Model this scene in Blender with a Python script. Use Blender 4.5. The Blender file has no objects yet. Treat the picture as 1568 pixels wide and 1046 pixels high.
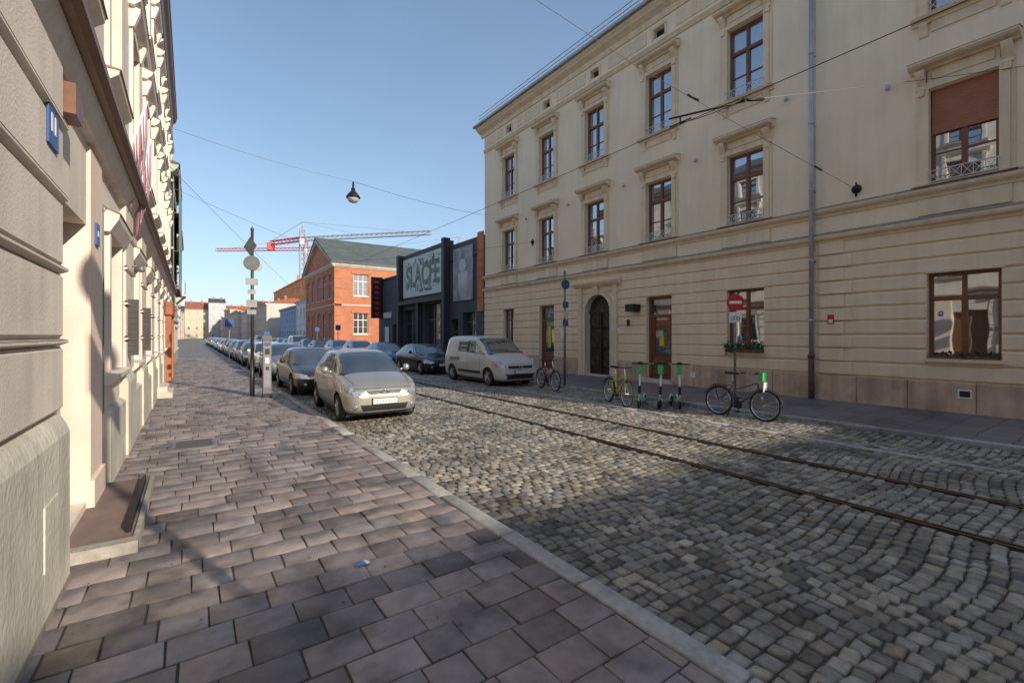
import bpy, bmesh, math, random
import numpy as np
from mathutils import Vector, Matrix
R=random.Random(7)
rng=np.random.default_rng(5)
scene=bpy.context.scene

# ---------------------------------------------------------------- materials
MATS={}
def mat(name,col,rough=.8,metal=0.0,var=.10,vscale=1.5,bump=0.0,bscale=30,streak=0.0,coat=0.0,attr=False,ior=1.5,blot=0.0,blotscale=1.2):
    if name in MATS: return MATS[name]
    m=bpy.data.materials.new(name); m.use_nodes=True
    nt=m.node_tree; N=nt.nodes; L=nt.links
    b=N['Principled BSDF']
    b.inputs['Roughness'].default_value=rough; b.inputs['Metallic'].default_value=metal
    b.inputs['IOR'].default_value=ior
    if coat: b.inputs['Coat Weight'].default_value=coat; b.inputs['Coat Roughness'].default_value=.04
    tc=N.new('ShaderNodeTexCoord')
    n1=N.new('ShaderNodeTexNoise'); n1.inputs['Scale'].default_value=vscale; n1.inputs['Detail'].default_value=5; n1.inputs['Roughness'].default_value=.62
    L.new(tc.outputs['Object'],n1.inputs['Vector'])
    mr=N.new('ShaderNodeMapRange'); mr.inputs['From Min'].default_value=.3; mr.inputs['From Max'].default_value=.7
    mr.inputs['To Min'].default_value=1-var; mr.inputs['To Max'].default_value=1+var
    L.new(n1.outputs['Fac'],mr.inputs['Value'])
    last=mr.outputs['Result']
    def mulnoise(last,scale3,sc,lo,hi,amt,det=4):
        mp=N.new('ShaderNodeMapping'); mp.inputs['Scale'].default_value=scale3; L.new(tc.outputs['Object'],mp.inputs['Vector'])
        n2=N.new('ShaderNodeTexNoise'); n2.inputs['Scale'].default_value=sc; n2.inputs['Detail'].default_value=det; L.new(mp.outputs['Vector'],n2.inputs['Vector'])
        m2=N.new('ShaderNodeMapRange'); m2.inputs['From Min'].default_value=lo; m2.inputs['From Max'].default_value=hi
        m2.inputs['To Min'].default_value=1-amt; m2.inputs['To Max'].default_value=1
        L.new(n2.outputs['Fac'],m2.inputs['Value'])
        mm=N.new('ShaderNodeMath'); mm.operation='MULTIPLY'; L.new(last,mm.inputs[0]); L.new(m2.outputs['Result'],mm.inputs[1]); return mm.outputs[0]
    if streak: last=mulnoise(last,(3,3,.25),1.6,.35,.6,streak)
    if blot: last=mulnoise(last,(1,1,1),blotscale,.36,.52,blot,6)
    vm=N.new('ShaderNodeVectorMath'); vm.operation='SCALE'
    if attr:
        at=N.new('ShaderNodeAttribute'); at.attribute_name='stone'; L.new(at.outputs['Color'],vm.inputs[0])
    else: vm.inputs[0].default_value=col
    L.new(last,vm.inputs['Scale'])
    L.new(vm.outputs[0],b.inputs['Base Color'])
    if bump:
        n3=N.new('ShaderNodeTexNoise'); n3.inputs['Scale'].default_value=bscale; n3.inputs['Detail'].default_value=3; L.new(tc.outputs['Object'],n3.inputs['Vector'])
        bp=N.new('ShaderNodeBump'); bp.inputs['Strength'].default_value=bump; bp.inputs['Distance'].default_value=.02
        L.new(n3.outputs['Fac'],bp.inputs['Height']); L.new(bp.outputs['Normal'],b.inputs['Normal'])
    MATS[name]=m; return m

def brickmat(name,c1,c2,mortar,bw,rh,ms=.01,rough=.85,bump=.5,rot=None,var=.12,offset=.5):
    m=bpy.data.materials.new(name); m.use_nodes=True
    nt=m.node_tree; N=nt.nodes; L=nt.links; b=N['Principled BSDF']; b.inputs['Roughness'].default_value=rough
    tc=N.new('ShaderNodeTexCoord'); mp=N.new('ShaderNodeMapping')
    if rot: mp.inputs['Rotation'].default_value=rot
    L.new(tc.outputs['Object'],mp.inputs['Vector'])
    ns=N.new('ShaderNodeTexNoise'); ns.inputs['Scale'].default_value=2.5; L.new(tc.outputs['Object'],ns.inputs['Vector'])
    sc=N.new('ShaderNodeVectorMath'); sc.operation='SCALE'; sc.inputs['Scale'].default_value=bw*.25; L.new(ns.outputs['Color'],sc.inputs[0])
    ad=N.new('ShaderNodeVectorMath'); L.new(mp.outputs['Vector'],ad.inputs[0]); L.new(sc.outputs[0],ad.inputs[1])
    br=N.new('ShaderNodeTexBrick'); br.inputs['Scale'].default_value=1; br.inputs['Brick Width'].default_value=bw; br.inputs['Row Height'].default_value=rh
    br.inputs['Mortar Size'].default_value=ms; br.inputs['Color1'].default_value=(*c1,1); br.inputs['Color2'].default_value=(*c2,1); br.inputs['Mortar'].default_value=(*mortar,1)
    br.inputs['Mortar Smooth'].default_value=.3; br.offset=offset
    L.new(ad.outputs[0],br.inputs['Vector'])
    n1=N.new('ShaderNodeTexNoise'); n1.inputs['Scale'].default_value=.8; n1.inputs['Detail'].default_value=6; L.new(tc.outputs['Object'],n1.inputs['Vector'])
    mr=N.new('ShaderNodeMapRange'); mr.inputs['From Min'].default_value=.3; mr.inputs['From Max'].default_value=.7; mr.inputs['To Min'].default_value=1-var; mr.inputs['To Max'].default_value=1+var
    L.new(n1.outputs['Fac'],mr.inputs['Value'])
    vm=N.new('ShaderNodeVectorMath'); vm.operation='SCALE'; L.new(br.outputs['Color'],vm.inputs[0]); L.new(mr.outputs['Result'],vm.inputs['Scale'])
    L.new(vm.outputs[0],b.inputs['Base Color'])
    bp=N.new('ShaderNodeBump'); bp.invert=True; bp.inputs['Strength'].default_value=bump; bp.inputs['Distance'].default_value=.02
    L.new(br.outputs['Fac'],bp.inputs['Height']); L.new(bp.outputs['Normal'],b.inputs['Normal'])
    return m

def glassmat(name,col,fac,rough=.02,wob=.12):
    m=bpy.data.materials.new(name); m.use_nodes=True
    nt=m.node_tree; N=nt.nodes; L=nt.links; b=N['Principled BSDF']
    b.inputs['Roughness'].default_value=.5
    tc=N.new('ShaderNodeTexCoord'); n1=N.new('ShaderNodeTexNoise'); n1.inputs['Scale'].default_value=.7; L.new(tc.outputs['Object'],n1.inputs['Vector'])
    cr=N.new('ShaderNodeValToRGB'); cr.color_ramp.elements[0].position=.42; cr.color_ramp.elements[0].color=(*[c*.5 for c in col],1)
    cr.color_ramp.elements[1].position=.62; cr.color_ramp.elements[1].color=(*[c*2.2 for c in col],1)
    L.new(n1.outputs['Fac'],cr.inputs['Fac']); L.new(cr.outputs['Color'],b.inputs['Base Color'])
    g=N.new('ShaderNodeBsdfGlossy'); g.inputs['Roughness'].default_value=rough; g.inputs['Color'].default_value=(.9,.95,1,1)
    if wob:
        n2=N.new('ShaderNodeTexNoise'); n2.inputs['Scale'].default_value=1.3; n2.inputs['Detail'].default_value=1; L.new(tc.outputs['Object'],n2.inputs['Vector'])
        bp=N.new('ShaderNodeBump'); bp.inputs['Strength'].default_value=wob; bp.inputs['Distance'].default_value=.02; L.new(n2.outputs['Fac'],bp.inputs['Height']); L.new(bp.outputs['Normal'],g.inputs['Normal'])
    mx=N.new('ShaderNodeMixShader'); mx.inputs['Fac'].default_value=fac
    L.new(b.outputs[0],mx.inputs[1]); L.new(g.outputs[0],mx.inputs[2]); L.new(mx.outputs[0],N['Material Output'].inputs['Surface'])
    return m

M_cream=mat('cream_plaster',(.90,.745,.55),.85,var=.04,vscale=.6,bump=.12,bscale=60,streak=.05)
M_cream2=mat('cream_plaster_rusticated',(.88,.70,.50),.85,var=.05,vscale=.8,bump=.15,bscale=60,streak=.07)
M_trim=mat('cream_trim',(.82,.665,.47),.8,var=.06,vscale=2,bump=.12,bscale=50,streak=.12)
M_plinth=mat('sandstone_plinth',(.64,.46,.33),.85,var=.2,vscale=1.5,bump=.3,bscale=30,streak=.2,blot=.2)
M_left=mat('ivory_plaster',(.82,.73,.63),.85,var=.07,vscale=1.2,bump=.2,bscale=50,streak=.12,blot=.06)
M_lefttop=mat('grimy_mould_tops',(.30,.26,.23),.9,var=.25,vscale=6,bump=.3)
M_leftdoor=mat('peach_plaster',(.86,.70,.57),.85,var=.06,vscale=1.2,bump=.2,bscale=50)
M_leftpl=mat('left_plinth_plaster',(.68,.64,.53),.88,var=.15,vscale=2.2,bump=.4,bscale=25,streak=.18,blot=.18)
M_wood=mat('brown_wood',(.20,.085,.04),.45,var=.2,vscale=6)
M_wood2=mat('ledge_sheet_brown',(.22,.13,.085),.5,var=.15,vscale=3)
M_frame=mat('window_frame_redbrown',(.20,.07,.035),.4,var=.15,vscale=5)
M_framew=mat('window_frame_white',(.75,.74,.70),.5,var=.05)
M_shutter=mat('roller_blind_brown',(.40,.16,.09),.6,var=.08,vscale=4)
M_glass=glassmat('window_glass',(.030,.028,.027),.5)
M_gdark=glassmat('shop_glass',(.02,.02,.022),.22)
M_iron=mat('wrought_iron',(.02,.018,.018),.5,metal=.3,var=.2,vscale=8)
M_rail=mat('balcony_rail_grey',(.62,.60,.56),.5,metal=.2,var=.1)
M_zinc=mat('zinc_pipe',(.42,.46,.52),.45,metal=.4,var=.15,vscale=3)
M_rust=mat('rusty_castiron',(.13,.075,.05),.8,var=.3,vscale=6)
M_roof=mat('dark_roof_sheet',(.09,.085,.085),.6,metal=.2,var=.2)
M_roofg=mat('greengrey_roof',(.10,.12,.11),.7,var=.2,vscale=.8)
M_roofr=mat('tile_roof_red',(.30,.11,.07),.8,var=.2)
M_char=mat('charcoal_facade',(.075,.08,.09),.75,var=.18,vscale=.6,bump=.1)
M_char2=mat('charcoal_trim',(.04,.043,.05),.6,var=.1)
M_banner=mat('banner_white',(.66,.68,.66),.7,var=.12,vscale=.5)
M_banner2=mat('banner_grey',(.34,.35,.38),.7,var=.5,vscale=.9)
M_letters=mat('banner_letters_green',(.20,.25,.19),.7,var=.7,vscale=2.2)
M_brick=brickmat('red_brick_side',(.58,.20,.09),(.50,.15,.07),(.50,.32,.22),.26,.08,.008,rot=(math.radians(90),0,0))
M_brickg=brickmat('red_brick_gable',(.58,.20,.09),(.50,.15,.07),(.50,.32,.22),.26,.08,.008,rot=(math.radians(90),0,math.radians(90)))
M_stone=mat('light_sandstone',(.62,.55,.46),.8,var=.1,blot=.15)
M_stepst=mat('worn_granite_step',(.40,.37,.32),.8,var=.25,vscale=9,bump=.3,blot=.25)
M_white=mat('white_paint',(.80,.80,.78),.5,var=.03)
M_black=mat('black_plastic',(.015,.015,.016),.45,var=.2,vscale=5)
M_tire=mat('tyre_rubber',(.018,.018,.018),.8,var=.2,vscale=10)
M_rim=mat('alloy_rim',(.45,.45,.46),.3,metal=.8,var=.05)
M_cglass=glassmat('car_glass',(.02,.024,.024),.28,wob=0)
M_lamp=mat('headlamp_lens',(.50,.53,.57),.08,metal=.6,var=.6,vscale=14,coat=1)
M_chrome=mat('chrome',(.7,.7,.7),.15,metal=1,var=.02)
M_plate=mat('licence_plate',(.78,.78,.78),.4,var=.03)
M_red=mat('red_paint',(.55,.02,.02),.4)
M_blue=mat('blue_sign',(.03,.09,.30),.45,var=.05)
M_green=mat('scooter_green',(.05,.50,.16),.4,var=.05)
M_yellow=mat('yellow_paint',(.75,.55,.03),.4,var=.05)
M_grey=mat('galvanised_steel',(.22,.23,.24),.5,metal=.5,var=.2,vscale=4)
M_lgrey=mat('light_grey_paint',(.50,.51,.52),.5,var=.06)
M_granite=mat('granite_kerb',(.40,.38,.355),.7,var=.22,vscale=14,bump=.35,bscale=60,attr=True,blot=.2,blotscale=2.5)
M_sett=mat('granite_setts',(.2,.2,.2),.42,var=.28,vscale=18,bump=.45,bscale=90,attr=True,blot=.42,blotscale=.9)
M_paver=mat('concrete_pavers',(.2,.2,.2),.55,var=.24,vscale=7,bump=.3,bscale=110,attr=True,blot=.50,blotscale=2.1)
M_joint=mat('joint_sand',(.095,.085,.072),.95,var=.4,vscale=9,bump=.5,bscale=80)
M_ground=mat('earth_asphalt',(.09,.088,.085),.9,var=.2,vscale=.3,bump=.3)
M_farroad=brickmat('setts_far',(.28,.25,.21),(.20,.18,.155),(.08,.07,.06),.13,.12,.012,rough=.5,bump=.8)
M_farpave=brickmat('slabs_far',(.26,.21,.19),(.20,.165,.155),(.09,.08,.075),.36,.27,.012,rough=.65,bump=.5)
M_rpave=brickmat('slabs_right',(.20,.18,.185),(.15,.135,.14),(.07,.065,.065),.5,.5,.012,rough=.55,bump=.5,var=.3)
M_rails=mat('rail_steel',(.13,.10,.08),.35,metal=.8,var=.3,vscale=8)
M_leaf=mat('shrub_leaves',(.05,.09,.03),.7,var=.4,vscale=20)
M_bark=mat('bark',(.10,.08,.06),.9,var=.3,vscale=8)
M_terr=mat('terracotta_portal',(.38,.13,.06),.7,var=.25,vscale=3)

# ---------------------------------------------------------------- builders
class Part:
    def __init__(s,m,smooth=False): s.v=[]; s.f=[]; s.m=m; s.smooth=smooth
    def add(s,vs,fs):
        o=len(s.v); s.v+=[tuple(v) for v in vs]; s.f+=[tuple(i+o for i in f) for f in fs]
    def box(s,x0,x1,y0,y1,z0,z1):
        s.add([(x0,y0,z0),(x1,y0,z0),(x1,y1,z0),(x0,y1,z0),(x0,y0,z1),(x1,y0,z1),(x1,y1,z1),(x0,y1,z1)],
              [(0,3,2,1),(4,5,6,7),(0,1,5,4),(1,2,6,5),(2,3,7,6),(3,0,4,7)])
    def poly(s,pts): s.add(pts,[tuple(range(len(pts)))])
    def prism(s,pts,off):
        n=len(pts); off=Vector(off); vs=[Vector(p) for p in pts]+[Vector(p)+off for p in pts]
        s.add(vs,[tuple(range(n))[::-1],tuple(range(n,2*n))]+[(i,(i+1)%n,n+(i+1)%n,n+i) for i in range(n)])
    def tube(s,p,q,r0,r1=None,n=8):
        if r1 is None: r1=r0
        p=Vector(p); q=Vector(q); d=(q-p)
        if d.length<1e-6: return
        d.normalize(); a=d.orthogonal().normalized(); b=d.cross(a)
        vs=[]
        for c,r in((p,r0),(q,r1)):
            for i in range(n):
                t=2*math.pi*i/n; vs.append(c+a*(math.cos(t)*r)+b*(math.sin(t)*r))
        s.add(vs,[(i,(i+1)%n,n+(i+1)%n,n+i) for i in range(n)]+[tuple(range(n))[::-1],tuple(range(n,2*n))])
    def path(s,pts,r,n=6):
        for a,b in zip(pts[:-1],pts[1:]): s.tube(a,b,r,r,n)
    def ring(s,c,axis,R_,r,n=28,m=6,a0=0,a1=2*math.pi):
        c=Vector(c); ax=Vector(axis).normalized(); a=ax.orthogonal().normalized(); b=ax.cross(a)
        if abs(ax.x)>.9: a=Vector((0,1,0)); b=Vector((0,0,1))
        if abs(ax.y)>.9: a=Vector((1,0,0)); b=Vector((0,0,1))
        full=abs(a1-a0-2*math.pi)<1e-6; k=n if full else n+1
        vs=[];fs=[]
        for i in range(k):
            t=a0+(a1-a0)*i/n; dr=a*math.cos(t)+b*math.sin(t)
            for j in range(m):
                u=2*math.pi*j/m; vs.append(c+dr*(R_+r*math.cos(u))+ax*(r*math.sin(u)))
        for i in range(n):
            i2=(i+1)%k
            for j in range(m): fs.append((i*m+j,i2*m+j,i2*m+(j+1)%m,i*m+(j+1)%m))
        s.add(vs,fs)
    def lathe(s,c,axis,prof,n=24):
        c=Vector(c); ax=Vector(axis).normalized(); a=ax.orthogonal().normalized(); b=ax.cross(a); vs=[];fs=[]; m=len(prof)
        for i in range(n):
            t=2*math.pi*i/n; dr=a*math.cos(t)+b*math.sin(t)
            for r,h in prof: vs.append(c+dr*r+ax*h)
        for i in range(n):
            for j in range(m-1): fs.append((i*m+j,((i+1)%n)*m+j,((i+1)%n)*m+j+1,i*m+j+1))
        s.add(vs,fs)
class Group:
    def __init__(s,name,loc=(0,0,0),rot=0,sc=1): s.name=name; s.loc=loc; s.rot=rot; s.sc=sc; s.parts={}; s.extra=[]
    def p(s,name,m=None,smooth=False):
        if name not in s.parts: s.parts[name]=Part(m,smooth)
        return s.parts[name]
    def done(s):
        e=bpy.data.objects.new(s.name,None); e.empty_display_size=.2; scene.collection.objects.link(e)
        e.location=s.loc; e.rotation_euler=(0,0,s.rot); e.scale=(s.sc,)*3
        for k,p in s.parts.items():
            if not p.f: continue
            me=bpy.data.meshes.new(k); me.from_pydata(p.v,[],p.f); me.materials.append(p.m)
            bm=bmesh.new(); bm.from_mesh(me); bmesh.ops.recalc_face_normals(bm,faces=bm.faces); bm.to_mesh(me); bm.free()
            if p.smooth: me.polygons.foreach_set('use_smooth',[True]*len(me.polygons))
            o=bpy.data.objects.new(k,me); scene.collection.objects.link(o); o.parent=e
        for o in s.extra: o.parent=e
        return e
class Fr:
    def __init__(s,o,U,N): s.o=Vector((o[0],o[1],0)); s.U=Vector((U[0],U[1],0)); s.N=Vector((N[0],N[1],0))
    def P(s,u,n,z): return s.o+s.U*u+s.N*n+Vector((0,0,z))
    def box(s,part,u0,u1,n0,n1,z0,z1):
        P=s.P
        part.add([P(u0,n0,z0),P(u1,n0,z0),P(u1,n1,z0),P(u0,n1,z0),P(u0,n0,z1),P(u1,n0,z1),P(u1,n1,z1),P(u0,n1,z1)],
              [(0,3,2,1),(4,5,6,7),(0,1,5,4),(1,2,6,5),(2,3,7,6),(3,0,4,7)])
    def panel(s,part,u0,u1,n0,n1,z0,z1,c=.02):
        P=s.P; nm=n1-c
        part.add([P(u0,n0,z0),P(u1,n0,z0),P(u1,n0,z1),P(u0,n0,z1),P(u0,nm,z0),P(u1,nm,z0),P(u1,nm,z1),P(u0,nm,z1),
                  P(u0+c,n1,z0+c),P(u1-c,n1,z0+c),P(u1-c,n1,z1-c),P(u0+c,n1,z1-c)],
              [(0,1,5,4),(1,2,6,5),(2,3,7,6),(3,0,4,7),(4,5,9,8),(5,6,10,9),(6,7,11,10),(7,4,8,11),(8,9,10,11)])
    def mould(s,part,u0,u1,prof):
        a=[s.P(u0,n,z) for n,z in prof]; b=[s.P(u1,n,z) for n,z in prof]; k=len(prof)
        part.add(a+b,[tuple(range(k)),tuple(range(k,2*k))[::-1]]+[(i,(i+1)%k,k+(i+1)%k,k+i) for i in range(k)])
    def wall(s,part,u0,u1,z0,z1,ops,depth=.22,n=0):
        us=sorted({u0,u1}|{round(c,4) for o in ops for c in (o[0],o[1]) if u0<c<u1}); zs=sorted({z0,z1}|{round(c,4) for o in ops for c in (o[2],o[3]) if z0<c<z1})
        for a,b in zip(us[:-1],us[1:]):
            for c,d in zip(zs[:-1],zs[1:]):
                mu=(a+b)/2; mz=(c+d)/2
                if any(o[0]<mu<o[1] and o[2]<mz<o[3] for o in ops): continue
                part.poly([s.P(a,n,c),s.P(b,n,c),s.P(b,n,d),s.P(a,n,d)])
        for o in ops:
            P=s.P
            for q in ([(o[0],o[2]),(o[0],o[3])],[(o[1],o[2]),(o[1],o[3])],[(o[0],o[2]),(o[1],o[2])],[(o[0],o[3]),(o[1],o[3])]):
                (a,c),(b,d)=q; part.poly([P(a,n,c),P(b,n,d),P(b,n-depth,d),P(a,n-depth,c)])
def pane(fr,part,u0,u1,z0,z1,n):
    a=R.uniform(-.006,.006); b=R.uniform(-.006,.006)
    part.poly([fr.P(u0,n,z0),fr.P(u1,n+a,z0),fr.P(u1,n+a+b,z1),fr.P(u0,n+b,z1)])
def window(fr,G,u,w,z0,z1,depth=.2,transom=.67,fm=None,gm=None,bars=True,blind=0,cols=2,key=''):
    fm=fm or M_frame; gm=gm or M_glass
    f=G.p('window_frames'+key,fm); g=G.p('window_glass'+key,gm)
    a=u-w/2; b=u+w/2; t=.075; n0=-depth-.03; n1=-depth+.045
    fr.box(f,a,a+t,n0,n1,z0,z1); fr.box(f,b-t,b,n0,n1,z0,z1)
    fr.box(f,a+t,b-t,n0,n1,z0,z0+t*1.3); fr.box(f,a+t,b-t,n0,n1,z1-t,z1)
    zt=z0+(z1-z0)*transom
    fr.box(f,a+t,b-t,n0,n1+.02,zt-.05,zt+.05)
    for i in range(1,cols):
        um=a+(b-a)*i/cols; fr.box(f,um-.05,um+.05,n0,n1+.012,z0+t*1.3,zt-.05); fr.box(f,um-.04,um+.04,n0,n1+.012,zt+.05,z1-t)
    if bars:
        zb=z0+(zt-z0)*.5; fr.box(f,a+t,b-t,n0,n1-.02,zb-.018,zb+.018)
    for i in range(cols):
        ua=a+(b-a)*i/cols; ub=a+(b-a)*(i+1)/cols
        pane(fr,g,ua+.01,ub-.01,z0+.02,zt,-depth); pane(fr,g,ua+.01,ub-.01,zt,z1-.02,-depth)
    if blind:
        s=G.p('roller_blind',M_shutter); z=z1-.02
        while z>z1-blind*(z1-z0):
            fr.box(s,a+.03,b-.03,-depth+.03,-depth+.085,z-.052,z); z-=.058

def opset(u,w,z0,z1): return (u-w/2,u+w/2,z0,z1)

# ================================================================ SETTING
def sheet(name,x0,x1,y0,y1,z,m):
    me=bpy.data.meshes.new(name); me.from_pydata([(x0,y0,z),(x1,y0,z),(x1,y1,z),(x0,y1,z)],[],[(0,1,2,3)]); me.materials.append(m)
    o=bpy.data.objects.new(name,me); scene.collection.objects.link(o); return o
KX0=2.27; KX=2.45; RK=10.9; FX=14.7; LX=-.85
sheet('ground',-1500,1500,-1500,1500,-.16,M_ground)
sheet('road_bed',KX-.05,RK+.05,-26,400,-.080,M_joint)
sheet('road_far',KX,RK,42.2,400,-.062,M_farroad)
sheet('road_behind',KX,RK,-26,-1.6,-.062,M_farroad)
sheet('pavement_bed',LX-.4,KX0+.02,-26,60,-.012,M_joint)
sheet('pavement_far',-40,KX0+.02,45.1,400,-.004,M_farpave)
sheet('pavement_behind',LX-.4,KX0,-26,-1.3,-.003,M_farpave)
sheet('right_pavement',RK+.14,FX+.6,-26,400,0.0,M_rpave)
sheet('yard_pavement',FX+.6,60,43,60,-.01,M_rpave)

def stones(name,cx,cy,lx,ly,ztop,h,bev,dome,cols,m,tilt=.004,rotj=.05,smooth=True,edge=.5):
    n=len(cx); r=rng.normal(0,rotj,n)
    sx=np.array([-1,1,1,-1]); sy=np.array([-1,-1,1,1])
    V=np.zeros((n,13,3)); ca=np.cos(r);sa=np.sin(r)
    tx=rng.normal(0,tilt,n); ty=rng.normal(0,tilt,n)
    jit=rng.normal(0,1,(n,4,2))*bev*.45
    for k in range(4):
        for lvl,(ins,z) in enumerate(((0,-h),(0,-bev),(bev*1.3,0))):
            X=sx[k]*(lx/2-ins)+jit[:,k,0]; Y=sy[k]*(ly/2-ins)+jit[:,k,1]
            zz=z+ (tx*sx[k]+ty*sy[k] if lvl else 0)
            V[:,lvl*4+k,0]=cx+X*ca-Y*sa; V[:,lvl*4+k,1]=cy+X*sa+Y*ca; V[:,lvl*4+k,2]=ztop+zz
    V[:,12,0]=cx;V[:,12,1]=cy;V[:,12,2]=ztop+dome
    q=[]
    for k in range(4):
        k2=(k+1)%4; q+=[(k,k2,4+k2,4+k),(4+k,4+k2,8+k2,8+k)]
    tr=[(8,9,12),(9,10,12),(10,11,12),(11,8,12)]
    q=np.array(q); tr=np.array(tr); off=(np.arange(n)*13)[:,None,None]
    Q=(q[None]+off).reshape(-1,4); T=(tr[None]+off).reshape(-1,3)
    me=bpy.data.meshes.new(name); me.vertices.add(n*13); me.vertices.foreach_set('co',V.reshape(-1))
    me.loops.add(Q.size+T.size); me.loops.foreach_set('vertex_index',np.concatenate([Q.reshape(-1),T.reshape(-1)]).astype(np.int32))
    me.polygons.add(len(Q)+len(T))
    st=np.concatenate([np.arange(len(Q))*4,len(Q)*4+np.arange(len(T))*3]).astype(np.int32)
    me.polygons.foreach_set('loop_start',st)
    me.update(calc_edges=True); me.validate()
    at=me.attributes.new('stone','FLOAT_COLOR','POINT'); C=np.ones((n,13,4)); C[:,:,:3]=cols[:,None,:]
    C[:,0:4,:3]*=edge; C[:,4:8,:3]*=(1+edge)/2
    at.data.foreach_set('color',C.reshape(-1).astype(np.float32))
    if smooth: me.polygons.foreach_set('use_smooth',[True]*len(me.polygons))
    me.materials.append(m)
    o=bpy.data.objects.new(name,me); scene.collection.objects.link(o); return o
RAILS=[5.95,7.39]
cx=[];cy=[];lx=[];ly=[]
y=-1.5
while y<42.2:
    rh=R.uniform(.105,.135); x=KX+.02+R.uniform(0,.08)
    while x<RK-.06:
        w=R.uniform(.105,.165); xc=x+w/2; hit=None
        for rl in RAILS:
            if abs(xc-rl)<.07+w/2: hit=rl; break
        if hit is None:
            if xc+w/2<RK-.01: cx.append(xc);cy.append(y+rh/2);lx.append(w-.014);ly.append(rh-.014)
            x+=w; continue
        if hit-.07-x>.08:
            w=hit-.07-x; cx.append(x+w/2);cy.append(y+rh/2);lx.append(w-.014);ly.append(rh-.014)
        x=hit+.07
    y+=rh
cx=np.array(cx);cy=np.array(cy);lx=np.array(lx);ly=np.array(ly); n=len(cx)
cyw=cy+.10*np.sin(cx*.9)+.06*np.sin(cx*2.3+cy*.4)
base=rng.normal(.27,.08,n).clip(.10,.50); warm=rng.uniform(0,1,n)
cols=np.stack([base*(1.02+.16*warm),base*(1+.02*warm),base*(.93-.16*warm)],1)
zt=-.058+rng.normal(0,.0038,n)+.010*np.sin(cx*1.1+cy*.6)*np.sin(cy*.45)
stones('cobblestone_road',cx,cyw,lx,ly,zt,.035,.011,.005,cols,M_sett,tilt=.003,rotj=.05)
for r in RAILS:
    G=Group('tram_rail'); p=G.p('rail_head',M_rails); p.box(r-.055,r-.01,-26,400,-.12,-.05); p.box(r+.03,r+.05,-26,400,-.12,-.052)
    p2=G.p('rail_groove',M_black); p2.box(r-.01,r+.03,-26,400,-.12,-.075); G.done()
cx=[];cy=[];lx=[];ly=[]; y=-1.2
while y<45:
    rh=.27; x=-.95-R.uniform(0,.3)
    while x<KX0:
        w=R.choice([.34,.34,.34,.26,.40])
        x2=min(x+w,KX0-.005); x1=max(x,-.93)
        if x2-x1>.08: cx.append((x1+x2)/2);cy.append(y+rh/2);lx.append(x2-x1-.010);ly.append(rh-.010)
        x+=w
    y+=rh
cx=np.array(cx);cy=np.array(cy);lx=np.array(lx);ly=np.array(ly);n=len(cx)
base=rng.normal(.262,.042,n).clip(.13,.38); hue=rng.normal(0,.04,n)
cols=np.stack([base*(1.15+hue),base*.95,base*(.885-hue*.6)],1)
dark=rng.random(n)<.14; cols[dark]*=.72
ys=(cx<-.35)&(cy<3.9)&(rng.random(n)<.25); cols[ys]=cols[ys]*np.array([1.12,1.0,.72])
stones('pavement',cx,cy,lx,ly,0+rng.normal(0,.0018,n),.02,.004,.0004,cols,M_paver,tilt=.0018,rotj=.007,smooth=False,edge=.55)
def kerb(name,x0,x1,ztop,h):
    ys=[];L_=[]; y=-26
    while y<300:
        l=R.uniform(.85,1.25) if y<60 else 6; ys.append(y+l/2);L_.append(l-.012); y+=l
    n=len(ys); b=rng.normal(.42,.05,n); cols=np.stack([b*1.03,b,b*.93],1)
    stones(name,np.full(n,(x0+x1)/2)+rng.normal(0,.004,n),np.array(ys),np.full(n,x1-x0),np.array(L_),ztop+rng.normal(0,.003,n),h,.012,.001,cols,M_granite,tilt=.001,rotj=.0012,smooth=False)
kerb('kerb',KX0,KX,.008,.13)
kerb('kerb',RK,RK+.14,.012,.14)
kerb('gutter_strip',9.05,9.2,-.045,.05)

G=Group('doorway_step'); p=G.p('granite_edge',M_stepst); p.box(-.86,-.36,4.9,5.02,0,.10); p.box(-.40,-.36,5.02,7.1,0,.098)
p=G.p('brown_slabs',mat('step_brown',(.24,.17,.14),.8,var=.2,vscale=4,blot=.3)); p.box(-.86,-.40,5.02,7.1,0,.08); p=G.p('boot_scraper_rail',M_iron); p.box(-.46,-.43,5.2,6.9,.08,.16); G.done()
G=Group('manhole_cover'); p=G.p('frame',M_grey); p.box(-.25,.35,8.9,9.6,-.01,.006); p=G.p('lid',mat('cast_cover',(.13,.10,.09),.6,metal=.3,var=.3,vscale=30)); p.box(-.2,.3,8.95,9.55,.0,.010); G.done()
G=Group('paper_litter'); p=G.p('wrapper',mat('blue_wrapper',(.08,.22,.6),.4)); p.poly([(1.03,3.62,.01),(1.12,3.65,.02),(1.13,3.59,.012),(1.06,3.57,.025)]); p=G.p('wrapper_white',M_white); p.poly([(1.12,3.65,.02),(1.16,3.64,.01),(1.16,3.59,.012),(1.13,3.59,.012)]); G.done()
G=Group('fallen_leaves'); p=G.p('leaves',mat('dry_leaf',(.16,.10,.05),.8,var=.4,vscale=3))
for _ in range(420):
    if R.random()<.6: x=KX+abs(R.gauss(.06,.12)); y=R.uniform(.5,22); z=-.038
    elif R.random()<.5: x=LX+.16+abs(R.gauss(0,.1)); y=R.uniform(2.4,20); z=.006
    else: x=R.uniform(-.6,2.2); y=R.uniform(1.6,14); z=.006
    s=R.uniform(.006,.018); t=R.uniform(0,6.3); c,d=math.cos(t)*s,math.sin(t)*s
    p.poly([(x-c,y-d,z),(x+d*.6,y-c*.6,z+s*.4),(x+c,y+d,z),(x-d*.6,y+c*.6,z+s*.25)])
G.done()

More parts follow.
